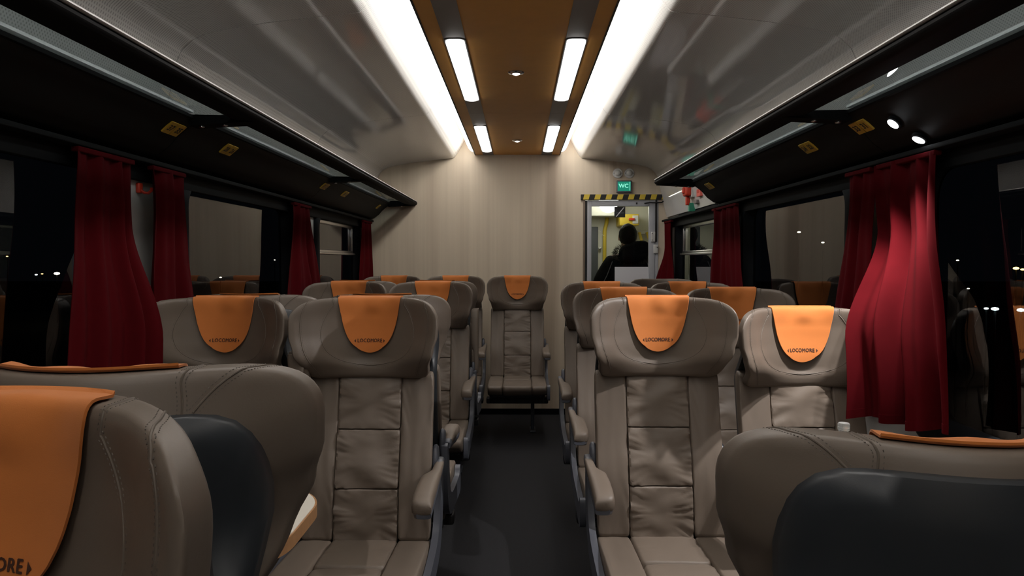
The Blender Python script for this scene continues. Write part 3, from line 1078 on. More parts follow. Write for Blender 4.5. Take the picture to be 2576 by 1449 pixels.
def build_armbase(s):
    st = [(0.012, 0.655, 0.012, 0.012), (0.0, 0.658, 0.014, 0.018), (-0.035, 0.653, 0.014, 0.018), (-0.12, 0.640, 0.013, 0.018), (-0.20, 0.626, 0.024, 0.018), (-0.30, 0.616, 0.026, 0.018),
          (-0.37, 0.606, 0.027, 0.016), (-0.388, 0.607, 0.022, 0.010)]
    vs, n = [], 12
    for y, z, hw, hh in st:
        cx = -s * max(0, hw - 0.0145)
        for k in range(n):
            a = 2 * math.pi * k / n
            c, d = math.cos(a), math.sin(a)
            vs.append((cx + hw * math.copysign(abs(c) ** .6, c), y, z + hh * math.copysign(abs(d) ** .6, d)))
    m = MB()
    fs = [(i * n + k, i * n + (k + 1) % n, (i + 1) * n + (k + 1) % n, (i + 1) * n + k) for i in range(len(st) - 1) for k in range(n)]
    fs += [tuple(range(n)), tuple(range((len(st) - 1) * n, len(st) * n))]
    return m.add(vs, fs)
for s in (-1, 1):
    for nm, fn, mt in (('armpad', build_armpad, 'leather'), ('armbase', build_armbase, 'frame')):
        b = fn(s)
        b.v = [(x, y, z - 0.655) for x, y, z in b.v]
        SM[(nm, s)] = b.mesh('armrest' if nm == 'armpad' else 'armrest_base', mt, angle=50)
hinge = MB().lathe([(0.004, -0.011), (0.050, -0.009), (0.056, -0.004), (0.057, 0.004), (0.050, 0.010), (0.004, 0.012)], axis='X', n=28)
hinge.v = [(x, y * 0.62, z * 1.08) for x, y, z in hinge.v]
SM['hinge'] = hinge.mesh('hinge_cover', 'frame', angle=50)
side = [(0.045, 0.66), (0.02, 0.665), (-0.02, 0.62), (-0.035, 0.56), (-0.055, 0.50), (-0.09, 0.455), (-0.15, 0.43), (-0.25, 0.415), (-0.40, 0.405), (-0.49, 0.40),
        (-0.515, 0.425), (-0.545, 0.43), (-0.555, 0.40), (-0.55, 0.33), (-0.50, 0.315), (-0.30, 0.335), (-0.15, 0.35), (-0.05, 0.38), (0.02, 0.45), (0.05, 0.56)]
SM['sidef'] = MB().poly_x([(y, z) for y, z in smooth_path(side + [side[0]], 3)[:-1]], -0.011, 0.011).mesh('side_frame', 'frame', angle=50)
base = MB().rbox(-0.20, 0.20, -0.42, -0.06, 0.27, 0.342, 0.012)
base.rbox(-0.235, 0.235, -0.34, -0.26, 0.255, 0.30, 0.01)
SM['base'] = base.mesh('seat_base', 'under')
leg = MB().rbox(-0.014, 0.014, -0.14, -0.08, 0.012, 0.28, 0.006)
leg.rbox(-0.022, 0.022, -0.19, -0.03, 0.0, 0.016, 0.005)
SM['leg'] = leg.mesh('leg', 'legmetal')

def make_seat(label, x, y, face, group, drop=0.0, cover=True, arms=(-1, 1), up=(), leg_x=0.12, sides=(-1, 1)):
    """face -1: towards the camera, +1: towards the end wall. arms/up: sides in the world's x (up = folded up)"""
    t = thing('passenger_seat', label, 'seat', (x, y, 0), 0 if face < 0 else math.pi, group)
    k = 1 if face < 0 else -1
    cu = obj('seat_cushion', SM['cushion'], t)
    for nm, key in (('side_bolster', 'cL'), ('side_bolster', 'cR'), ('centre_pad', 'cA'), ('centre_pad', 'cB')):
        obj(nm, SM[key], cu)
    br = obj('backrest', SM['backrest'], t)
    for nm, key in (('side_bolster', 'bolL'), ('side_bolster', 'bolR'), ('centre_pad', 'pad1'), ('centre_pad', 'pad2'), ('centre_pad', 'pad3'), ('stitching', 'bstitch')):
        o = obj(nm, SM[key], br)
        if nm == 'stitching':
            o['kind'] = 'stuff'
    hr = obj('headrest', SM['headrest'], t, (0, 0, -drop))
    obj('piping', SM['seams'], hr)
    obj('stitching', SM['stitch'], hr)['kind'] = 'stuff'
    if cover:
        cv = obj('headrest_cover', SM['cover'], t, (0, 0, -drop), 'orange cloth headrest cover with dark lettering')
        obj('lettering', SM['letter'], cv)
    obj('back_shell', SM['shell'], t, (0, 0, -drop * 0.6))
    for sw in arms:
        s = sw * k
        a = obj('armrest', SM[('armpad', s)], t, (s * 0.2360, 0.0, 0.655))
        ab = obj('armrest_base', SM[('armbase', s)], a)
        if sw in up:
            ab.material_slots[0].link = 'OBJECT'
            ab.material_slots[0].material = M['leather']
            a.rotation_euler = (R(-84), 0, 0)
            a.location = (s * 0.2360, -0.005, 0.655)
    for s in [q * k for q in sides]:
        obj('hinge_cover', SM['hinge'], t, (s * 0.219, 0.005, 0.655))
        obj('side_frame', SM['sidef'], t, (s * 0.229, 0, 0))
    obj('seat_base', SM['base'], t)
    obj('leg', SM['leg'], t, (leg_x * k, 0, 0))
    return t

AX, WSX = 0.487, 0.977
FG, BG = 'seats facing the camera', 'seats facing the end wall'
make_seat('taupe seat facing camera in left bottom corner, orange cover cut off by the frame', -0.463, 0.645, -1, FG, arms=(-1, 1))
make_seat('taupe seat seen from behind at left, dark shell, back to back with corner seat', -0.490, 0.878, 1, BG, arms=(-1, 1))
make_seat('large taupe aisle seat left of the aisle, round table at its armrest side', -AX, 2.48, -1, FG, arms=(-1, 1), up=(-1,))
make_seat('taupe window seat beside the left red curtain, half hidden by the near seat', -WSX, 2.48, -1, FG, arms=(), sides=())
make_seat('seat back to back behind the large left aisle seat, only its rim showing', -AX, 2.725, 1, BG, arms=(-1, 1))
make_seat('window seat back to back behind the left window seat, top edge showing', -WSX, 2.725, 1, BG, arms=(), sides=())
make_seat('second left aisle seat facing camera, right behind the large left one', -AX, 4.30, -1, FG, arms=(-1, 1))
make_seat('second left window seat facing camera, next to the third red curtain', -WSX, 4.30, -1, FG, arms=(), sides=())
make_seat('aisle seat behind the second left aisle seat, armrest folded straight up', -AX, 4.545, 1, BG, arms=(-1, 1), up=(1,))
make_seat('window seat back to back behind the second left window seat', -WSX, 4.545, 1, BG, arms=(), sides=())
make_seat('leftmost of three seats standing against the pale wood end wall', -0.985, 5.90, -1, FG, arms=(), sides=())
make_seat('middle of three seats standing against the pale wood end wall', -0.492, 5.90, -1, FG, arms=(-1, 1))
make_seat('lone-looking seat at the end of the aisle against the wood wall', 0.001, 5.90, -1, FG, arms=(1,), sides=(1,))
make_seat('dark-shelled seat back filling the right foreground, orange cover at frame edge', AX + 0.012, 0.790, 1, BG, drop=0.06, arms=(-1, 1))
make_seat('large brightly lit taupe seat right of the aisle with orange cover', AX, 2.52, -1, FG, arms=(-1, 1))
make_seat('lit window seat with lower headrest beside the bright red curtain on the right', WSX, 2.52, -1, FG, drop=0.036, arms=(), sides=())
make_seat('second aisle seat in the right-hand row, just behind the brightly lit one', AX, 3.34, -1, FG, arms=(-1, 1))
make_seat('second window seat in the right-hand row, wide orange cover under the reflection', WSX, 3.34, -1, FG, arms=(), sides=())
make_seat('third aisle seat in the right-hand row, smallest, in front of the door', AX, 4.23, -1, FG, arms=(-1, 1))
make_seat('third window seat in the right-hand row, under the narrow red curtain', WSX, 4.23, -1, FG, arms=(), sides=())
make_seat('coverless seat top just below the glass door on the right', 0.985, 5.09, -1, FG, cover=False, arms=(-1,), sides=(-1,))

# ------------------------------------------------------------------ tables
def table(label, s, xin, yc, half, r):
    t = thing('folding_table', label, 'table', (s * 1.15, yc, 0), 0, 'window tables')
    x0, x1 = xin - 1.15, WX - 0.005 - 1.15
    def outline(g):
        pts = []
        for (cx, cy, a0) in ((x0 - g + r, half + g - r, 90), (x0 - g + r, -half - g + r, 180)):
            for i in range(13):
                a = R(a0 + 7.5 * i)
                pts.append((s * (cx + r * math.cos(a)), cy + r * math.sin(a)))
        pts += [(s * x1, -half - g), (s * x1, half + g)]
        return pts
    obj('table_top', MB().poly_z(outline(-0.004), 0.722, 0.7405).mesh('table_top', 'tabletop', angle=40), t)
    obj('edge_band', MB().poly_z(outline(0.0), 0.708, 0.7385).mesh('edge_band', 'tableedge', angle=40), t)
    b = MB().rbox(min(s * (x1 - 0.18), s * x1), max(s * (x1 - 0.18), s * x1), -0.15, 0.15, 0.66, 0.708, 0.01)
    obj('wall_bracket', b.mesh('wall_bracket', 'under'), t)
    obj('leg', MB().tube([(s * (x1 - 0.06), 0, 0.66), (s * (x1 - 0.10), 0, 0.30), (s * (x1 - 0.12), 0, 0.0)], 0.02, 12).mesh('leg', 'frame'), t)
    return t
table('round-ended white table with wood edge between the near left seats', -1, 0.482, 1.69, 0.25, 0.17)
table('window table between the right seats, hidden behind the foreground headrest', 1, 0.72, 1.72, 0.22, 0.10)
bt = thing('water_bottle', 'small clear plastic bottle top showing above the right foreground headrest', 'bottle', (0.852, 1.90, 0.7405))
obj('body', MB().lathe([(0.026, 0.0), (0.029, 0.01), (0.029, 0.09), (0.026, 0.10), (0.029, 0.11), (0.029, 0.125), (0.020, 0.145), (0.0125, 0.155), (0.0125, 0.168)], n=20).mesh('body', 'bottle'), bt)
obj('cap', MB().lathe([(0.0145, 0.163), (0.0150, 0.165), (0.0150, 0.178), (0.013, 0.181)], n=18).mesh('cap', 'bottle'), bt)

# ------------------------------------------------------------------ curtains
def curtain(label, s, yt, yb, folds, seed, z0=0.84, z1=1.662, x=1.247, amp=0.020, sway=0.0, lift=0.0):
    """yt / yb: (near, far) range along the coach at the top and at the hem"""
    t = thing('curtain', label, 'curtain', (s * x, (yt[0] + yt[1]) / 2, z0), 0, 'red window curtains')
    cy = (yt[0] + yt[1]) / 2
    nu, nv = folds * 22, 30
    grid, nrm = [], []
    def P(a, b):
        # a 0..1 along, b 0 top .. 1 hem
        e = sstep(0, 1, b)
        ya = yt[0] + (yb[0] - yt[0]) * e
        yz = yt[1] + (yb[1] - yt[1]) * e
        wob = 0.09 * noise.noise(Vector((a * 2.5 + seed, b * 1.5, seed * 3)))
        aa = a + wob * 0.35 * math.sin(math.pi * a)
        y = ya + (yz - ya) * aa
        ydum = 0
        A = amp * (0.65 + 0.7 * b) * (0.75 + 0.5 * noise.noise(Vector((a * 3, seed, b))))
        ph = 2 * math.pi * folds * a + seed + 0.5 * noise.noise(Vector((a * 2, b * 1.6, seed)))
        w = 0.72 * math.sin(ph) + 0.45 * math.sin(1.73 * ph + seed * 2 + 0.8 * b)
        xx = A * w + 0.012 * noise.noise(Vector((a * 4, b * 3, seed + 9)))
        xx += sway * a * sstep(0.25, 0.7, b)
        z = (z1 - (z1 - z0) * b) + lift * b * a + 0.008 * b * math.sin(ph * 0.5)
        ch = Vector((sway * sstep(0.25, 0.7, b), max(0.05, yz - ya))).normalized()
        lean = sway * a * sstep(0.25, 0.7, b)
        dn = xx - lean
        return Vector((-s * (lean + dn * ch.y), y - cy - dn * ch.x, z - z0))
    for i in range(nv + 1):
        row, nr = [], []
        for j in range(nu + 1):
            a, b = j / nu, i / nv
            p = P(a, b)
            da = P(min(1, a + .01), b) - P(max(0, a - .01), b)
            db = P(a, min(1, b + .01)) - P(a, max(0, b - .01))
            n = da.cross(db).normalized()
            row.append(tuple(p)); nr.append(tuple(n))
        grid.append(row); nrm.append(nr)
    obj('cloth', MB().sheet(grid, 0.002, nrm).mesh('cloth', 'curtain', angle=80), t)
    # hem band
    hem = [[tuple(Vector(p) - Vector((0, 0, 0)) + Vector(n) * 0.001) for p, n in zip(grid[k], nrm[k])] for k in (nv - 1, nv)]
    obj('hem', MB().sheet(hem, 0.004, [nrm[nv - 1], nrm[nv]]).mesh('hem', 'curtain', angle=80), t)
    # header tape with gliders
    obj('header_tape', MB().rbox(-0.012, 0.012, yt[0] - cy, yt[1] - cy, z1 - z0 - 0.012, z1 - z0 + 0.004, 0.004).mesh('header_tape', 'curtain'), t)
    return t

curtain('nearest wide dark red curtain at the left window', -1, (2.10, 2.41), (2.02, 2.36), 3, 0.6, sway=0.11, amp=0.022)
curtain('narrower dark red curtain behind the white pier with the red hook', -1, (2.53, 2.78), (2.50, 2.88), 2, 2.1)
curtain('third left red curtain, at the far end of the big left window', -1, (4.12, 4.46), (3.98, 4.80), 3, 3.3)
curtain('farthest left red curtain in the corner by the end wall', -1, (5.95, 6.30), (5.85, 6.36), 3, 4.7)
curtain('bright red curtain lit by the reading lamps on the right', 1, (2.20, 2.56), (2.10, 2.37), 3, 1.5, sway=0.155, amp=0.030)
curtain('dark red curtain tucked behind the bright right one', 1, (2.60, 2.80), (2.62, 2.98), 2, 5.2)
curtain('narrow red curtain on the right between the small and big window', 1, (4.20, 4.72), (4.02, 4.86), 4, 6.0)
curtain('farthest right red curtain beside the glass door', 1, (5.98, 6.26), (5.78, 6.33), 3, 7.4, sway=0.075)
# curtain rails
for s, side in ((-1, 'left'), (1, 'right')):
    t = thing('curtain_rail', 'thin dark curtain rail above the %s windows' % side, 'curtain rail', (s * 1.247, 2.0, 1.668))
    obj('track', MB().rbox(min(-0.012 * s, 0.050 * s), max(-0.012 * s, 0.050 * s), -3.0, 4.36, 0.0, 0.016, 0.003).mesh('track', 'rackdark'), t)
    obj('shade_strip', MB().rbox(min(0.030 * s, 0.052 * s), max(0.030 * s, 0.052 * s), -3.0, 4.36, -0.055, 0.002, 0.003).mesh('shade_strip', 'rackdark'), t)  # black strip added for the shade under the rack and the dark window surround

# red hook on the left pier
t = thing('coat_hook', 'small red plastic hook on the pale pier between two left curtains', 'hook', (-WX, 2.545, 1.585))
obj('plate', MB().rbox(0.0, 0.014, -0.014, 0.014, -0.014, 0.022, 0.005).mesh('plate', 'red'), t)
obj('hook', MB().tube([(0.010, 0.0, -0.002), (0.022, 0.003, -0.012), (0.034, 0.008, -0.013), (0.042, 0.012, -0.004), (0.043, 0.013, 0.006)], 0.005, 8).mesh('hook', 'red'), t)

# ------------------------------------------------------------------ door in the end wall
door = bpy.data.objects.new('door_1', None)
col.objects.link(door)
door.location = (0.91, YE, 0)
door['kind'] = 'structure'
door['label'] = 'white framed glass door to the vestibule, right of the wood wall'
def dbox(name, x0, x1, z0, z1, y0, y1, mt, r=0.004, parent=door, label=None):
    return obj(name, MB().rbox(x0 - 0.91, x1 - 0.91, y0, y1, z0, z1, r).mesh(name, mt), parent, None, label)
dbox('door_frame', DX0, DX0 + 0.018, 0, DZ, -0.012, 0.06, 'doortrim', 0.003)
dbox('door_seal', DX0 + 0.018, DX0 + 0.034, 0, DZ - 0.03, 0.0, 0.05, 'black', 0.003)
dbox('door_frame', DX1 - 0.025, DX1, 0, DZ, -0.005, 0.06, 'doorwhite', 0.003)
dbox('door_head', DX0, DX1, DZ - 0.022, DZ, -0.008, 0.06, 'strip', 0.003)
LX0, LX1, GX0, GX1, GZ0, GZ1 = 0.602, 1.188, 0.640, 1.134, 0.55, 1.806
dbox('stile', LX0, GX0, 0.02, 1.858, 0.0, 0.04, 'doorwhite')
dbox('stile', GX1, LX1, 0.02, 1.858, 0.0, 0.04, 'doorwhite')
dbox('rail', GX0, GX1, GZ1, 1.858, 0.0, 0.04, 'doorwhite')
dbox('rail', GX0, GX1, 0.02, GZ0, 0.0, 0.04, 'doorwhite')
gm = MB()
vs = [(GX0 - 0.915, 0.016, GZ0 - 0.004), (GX1 - 0.905, 0.016, GZ0 - 0.004), (GX1 - 0.905, 0.016, GZ1 + 0.004), (GX0 - 0.915, 0.016, GZ1 + 0.004)]
vs += [(x, 0.024, z) for x, y, z in vs]
gm.add(vs, [(0, 1, 2, 3)], 0)
gm.add(vs, [(7, 6, 5, 4), (0, 4, 5, 1), (1, 5, 6, 2), (2, 6, 7, 3), (3, 7, 4, 0)], 1)
obj('pane', gm.mesh('pane', ['doorglass', 'clear'], False, recalc=False), door)
h = dbox('hinge', 1.150, 1.185, 1.50, 1.585, -0.022, 0.0, 'white', 0.004)
dbox('hinge', 1.172, 1.21, 1.40, 1.475, -0.022, 0.0, 'white', 0.004)
for (x, z) in ((1.158, 1.515), (1.158, 1.570), (1.202, 1.452)):
    obj('screw', MB().lathe([(0.004, -0.001), (0.004, -0.026)], axis='Y', n=8).mesh('screw', 'black'), door, (x - 0.91, 0.0, z))
dbox('closer_post', 1.186, 1.200, 1.50, 1.86, -0.018, 0.0, 'black', 0.003)
obj('closer_arm', MB().tube([(1.09 - 0.91, -0.02, 1.828), (1.13 - 0.91, -0.03, 1.835), (1.18 - 0.91, -0.035, 1.834), (1.235 - 0.91, -0.035, 1.836), (1.25 - 0.91, -0.03, 1.846)], 0.006, 8).mesh('closer_arm', 'black'), door)
dbox('lock_plate', 1.02, 1.034, 1.822, 1.838, -0.003, 0.002, 'black', 0.002)
# striped warning bar above the door
t = thing('hazard_bar', 'yellow and black striped warning bar above the glass door', 'sign', (0.91, YE, 1.866))
bx0, bx1, bz0, bz1 = 0.545, 1.275, -0.004, 0.040
obj('bar', MB().box(bx0 - 0.91, bx1 - 0.91, -0.022, 0.0, bz0, bz1).mesh('bar', 'black', False), t)
pitch = (bx1 - bx0) / 7.6
for i in range(8):
    x = bx0 - 0.91 + 0.022 + i * pitch
    wq = pitch * 0.50
    top = [x + 0.008, min(x + 0.008 + wq, bx1 - 0.91)]
    bot = [x - 0.004, min(x - 0.004 + wq, bx1 - 0.91)]
    vs = [(bot[0], -0.0235, bz0), (bot[1], -0.0235, bz0), (top[1], -0.0235, bz1), (top[0], -0.0235, bz1)]
    vs += [(a, -0.0215, c) for a, b, c in vs]
    obj('stripe', MB().add(vs, [(0, 1, 2, 3), (7, 6, 5, 4), (0, 4, 5, 1), (1, 5, 6, 2), (2, 6, 7, 3), (3, 7, 4, 0)]).mesh('stripe', 'yellow', False), t)
# lit WC sign
t = thing('toilet_sign', 'lit green WC sign on the wood wall above the door', 'sign', (0.914, YE, 1.972))
obj('housing', MB().rbox(-0.064, 0.064, -0.035, 0.0, -0.052, 0.052, 0.004).mesh('housing', 'frame'), t)
obj('face', MB().box(-0.056, 0.054, -0.037, -0.033, -0.038, 0.042).mesh('face', 'wcgreen', False), t)
tv, tf = text_verts('WC', 0.047, 0.0013)
obj('lettering', MB().add([(x - 0.006, -0.0385, y + 0.004) for x, y, z in tv], tf).mesh('lettering', 'wctext', False, recalc=False), t)
obj('edge_line', MB().box(0.046, 0.050, -0.0385, -0.036, -0.034, 0.038).mesh('edge_line', 'wctext', False), t)
# two white domes
for x, lab in ((0.862, 'left of two round white domes above the WC sign'), (0.962, 'right of two round white domes above the WC sign')):
    t = thing('wall_dome', lab, 'alarm', (x, YE, 2.088), 0, 'white domes above the WC sign')
    obj('rim', MB().lathe([(0.043, 0.0), (0.043, -0.008), (0.039, -0.014)], axis='Y', n=24).mesh('rim', 'white'), t)
    obj('dome', MB().lathe([(0.026, -0.012), (0.025, -0.022), (0.021, -0.031), (0.013, -0.038), (0.003, -0.040)], axis='Y', n=20).mesh('dome', 'white', angle=60), t)
    for q in (-1, 1):
        obj('screw', MB().lathe([(0.003, -0.013), (0.003, -0.0165)], axis='Y', n=8).mesh('screw', 'black'), t, (q * 0.034, 0, 0))
# paper and no-smoking sticker on the door pane
t = tag(obj('paper_notice', MB().box(-0.145, 0.145, -0.0012, 0.0012, -0.205, 0.205).mesh('paper_notice', 'paper', False), None, (0.988, YE + 0.0135, 1.078)), 'plain white paper sheet stuck low on the door pane', 'paper')
t = thing('no_smoking_sticker', 'small dark no-smoking sticker at the top of the door pane', 'sticker', (0.884, YE + 0.0145, 1.757))
obj('backing', MB().box(-0.047, 0.047, -0.001, 0.001, -0.046, 0.046).mesh('backing', 'black', False), t)
def flat(name, pts, y, mt):
    vs = [(x, y, z) for x, z in pts] + [(x, y + 0.0012, z) for x, z in pts]
    n = len(pts)
    obj(name, MB().add(vs, [tuple(range(n)), tuple(range(2 * n - 1, n - 1, -1))] + [(i, (i + 1) % n, n + (i + 1) % n, n + i) for i in range(n)]).mesh(name, mt, False), t)
flat('cigarette', [(-0.036, -0.004), (0.038, -0.004), (0.038, 0.000), (-0.036, 0.000)], -0.0022, 'frame')
flat('cigarette', [(-0.036, -0.012), (0.038, -0.012), (0.038, -0.009), (-0.036, -0.009)], -0.0022, 'frame')
flat('slash', [(-0.036, -0.040), (-0.027, -0.040), (0.040, 0.040), (0.030, 0.040)], -0.0030, 'paper')
flat('smoke', [(-0.035, 0.004), (-0.032, 0.004), (-0.032, 0.026), (-0.035, 0.026)], -0.0022, 'frame')

# emergency fittings on the right hand wall
wxs = 1.252
t = thing('emergency_brake', 'red emergency brake handle with green tag on the white right wall', 'emergency brake', (wxs, 5.36, 1.84))
obj('plate', MB().rbox(-0.010, 0.02, -0.06, 0.06, -0.05, 0.05, 0.006).mesh('plate', 'white'), t)
obj('handle', MB().rbox(-0.05, -0.004, -0.055, 0.055, -0.038, 0.042, 0.014).mesh('handle', 'red'), t)
obj('handle_grip', MB().rbox(-0.062, -0.04, -0.02, 0.02, -0.02, 0.024, 0.008).mesh('handle_grip', 'red'), t)
obj('stem', MB().rbox(-0.03, 0.0, 0.015, 0.05, -0.10, -0.036, 0.006).mesh('stem', 'red'), t)
obj('tag', MB().box(-0.008, 0.045, 0.012, 0.052, -0.145, -0.085).mesh('tag', 'green', False), t)
t = thing('warning_label', 'pink and red printed label beside the emergency brake', 'sign', (wxs - 0.002, 5.12, 1.80))
obj('card', MB().rbox(-0.004, 0.02, -0.05, 0.05, -0.02, 0.03, 0.002).mesh('card', 'pink'), t)
obj('print', MB().box(-0.006, -0.003, -0.03, 0.02, 0.004, 0.026).mesh('print', 'red', False), t)
t = tag(obj('wall_socket', MB().rbox(-0.008, 0.03, -0.035, 0.035, -0.014, 0.014, 0.004).mesh('wall_socket', 'strip'), None, (wxs + 0.008, 5.24, 1.752)), 'small grey plate under the emergency brake', 'plate')

# ------------------------------------------------------------------ vestibule behind the door
VX0, VX1, VY = 0.30, 1.50, 8.0
struct('wall_vestibule_back', MB().box(VX0, VX1, VY, VY + 0.04, 0, 2.06).mesh('wall_vestibule_back', 'vestwall', False), 'pale vestibule wall behind the glass door')
struct('wall_vestibule_left', MB().box(VX0 - 0.04, VX0, YE + 0.05, VY, 0, 2.06).mesh('wall_vestibule_left', 'vestwall', False), 'left vestibule wall')
struct('wall_vestibule_right', MB().box(VX1, VX1 + 0.04, YE + 0.05, VY, 0, 2.06).mesh('wall_vestibule_right', 'vestwall', False), 'right vestibule wall')
struct('ceiling_vestibule', MB().box(VX0 - 0.04, VX1 + 0.04, YE + 0.05, VY + 0.04, 2.02, 2.06).mesh('ceiling_vestibule', 'vestwall', False), 'vestibule ceiling')
struct('floor_vestibule', MB().box(1.36, VX1 + 0.04, YE + 0.05, VY + 0.04, -0.04, 0.0).mesh('floor_vestibule', 'carpet', False), 'vestibule floor')
t = tag(obj('ceiling_box', MB().rbox(VX0, 1.03, VY - 0.30, VY, 1.80, 2.02, 0.01).mesh('ceiling_box', 'vestwall'), None), 'white boxed-in cupboard under the vestibule ceiling', 'cupboard')
t = thing('dome_lamp', 'glowing round ceiling lamp in the vestibule behind the door', 'light', (0.905, 7.40, 2.02))
obj('rim', MB().lathe([(0.11, 0.0), (0.11, -0.02), (0.10, -0.025)], n=28).mesh('rim', 'white'), t)
obj('lens', MB().lathe([(0.098, -0.02), (0.095, -0.10), (0.085, -0.15), (0.06, -0.19), (0.02, -0.205)], n=28).mesh('lens', 'vest', angle=60), t)
t = thing('grab_pole', 'bent yellow grab pole on the vestibule wall', 'handrail', (0.93, VY, 0.0))
obj('pole', MB().tube([(0.03, 0.0, 1.82), (0.03, -0.03, 1.80), (0.02, -0.055, 1.74), (0, -0.06, 1.66), (0, -0.06, 0.95), (0, -0.055, 0.88), (0, -0.03, 0.84), (0, 0.0, 0.83)], 0.02, 12).mesh('pole', 'yellow'), t)
for zz in (1.82, 0.83):
    obj('flange', MB().lathe([(0.035, 0.0), (0.035, -0.01), (0.022, -0.016)], axis='Y', n=16).mesh('flange', 'yellow'), t, (0.03 if zz > 1 else 0, 0, zz))
t = thing('ticket_box', 'yellow wall box with a red handle in the vestibule', 'box', (1.19, VY, 1.755))
bm_ = MB().rbox(-0.13, 0.07, -0.30, 0.0, -0.055, 0.065, 0.012)
obj('case', bm_.mesh('case', 'yellow'), t)
obj('plate', MB().rbox(0.0, 0.06, -0.308, -0.298, -0.035, 0.05, 0.004).mesh('plate', 'white'), t)
obj('handle', MB().rbox(-0.04, 0.02, -0.325, -0.30, -0.002, 0.022, 0.005).mesh('handle', 'red'), t)
t = thing('cupboard_door', 'narrow dark grey doorway panel at the left of the vestibule', 'door', (0.80, VY, 0.0))
obj('panel', MB().rbox(-0.10, 0.065, -0.02, 0.0, 0.2, 1.70, 0.006).mesh('panel', 'vestgrey'), t)
obj('handle', MB().rbox(0.072, 0.10, -0.05, 0.0, 1.46, 1.475, 0.004).mesh('handle', 'alu'), t)
t = thing('fire_hose_reel', 'dim yellow hanging straps beside the person', 'strap', (1.40, VY, 1.42))
for k, (dx, zz) in enumerate(((-0.10, 0.0), (-0.02, 0.03))):
    obj('strap', MB().tube([(dx, -0.06, 0.22), (dx + 0.03, -0.08, 0.10 + zz), (dx + 0.05, -0.08, 0.0), (dx + 0.02, -0.07, -0.12), (dx - 0.02, -0.05, -0.05)], 0.016, 8).mesh('strap', 'yellow'), t)
obj('hook_plate', MB().rbox(-0.12, 0.06, -0.06, 0.0, 0.20, 0.235, 0.004).mesh('hook_plate', 'white'), t)
t.name = 'hanging_strap'

# ------------------------------------------------------------------ the person behind the door
def skin_mesh(name, joints, edges, mt, sub=2, root=0):
    me = bpy.data.meshes.new(name + '_skel')
    me.from_pydata([j[0] for j in joints], edges, [])
    o = bpy.data.objects.new(name + '_skel', me)
    col.objects.link(o)
    o.modifiers.new('skin', 'SKIN')
    sv = me.skin_vertices[0].data
    for i, j in enumerate(joints):
        r = j[1]
        sv[i].radius = r if isinstance(r, tuple) else (r, r)
        sv[i].use_root = (i == root)
    sb = o.modifiers.new('sub', 'SUBSURF')
    sb.levels = sub
    sb.render_levels = sub
    dg = bpy.context.evaluated_depsgraph_get()
    dg.update()
    out = bpy.data.meshes.new_from_object(o.evaluated_get(dg))
    out.name = name
    out.materials.clear()
    out.materials.append(M[mt])
    out.polygons.foreach_set('use_smooth', [True] * len(out.polygons))
    bpy.data.objects.remove(o, do_unlink=True)
    return out

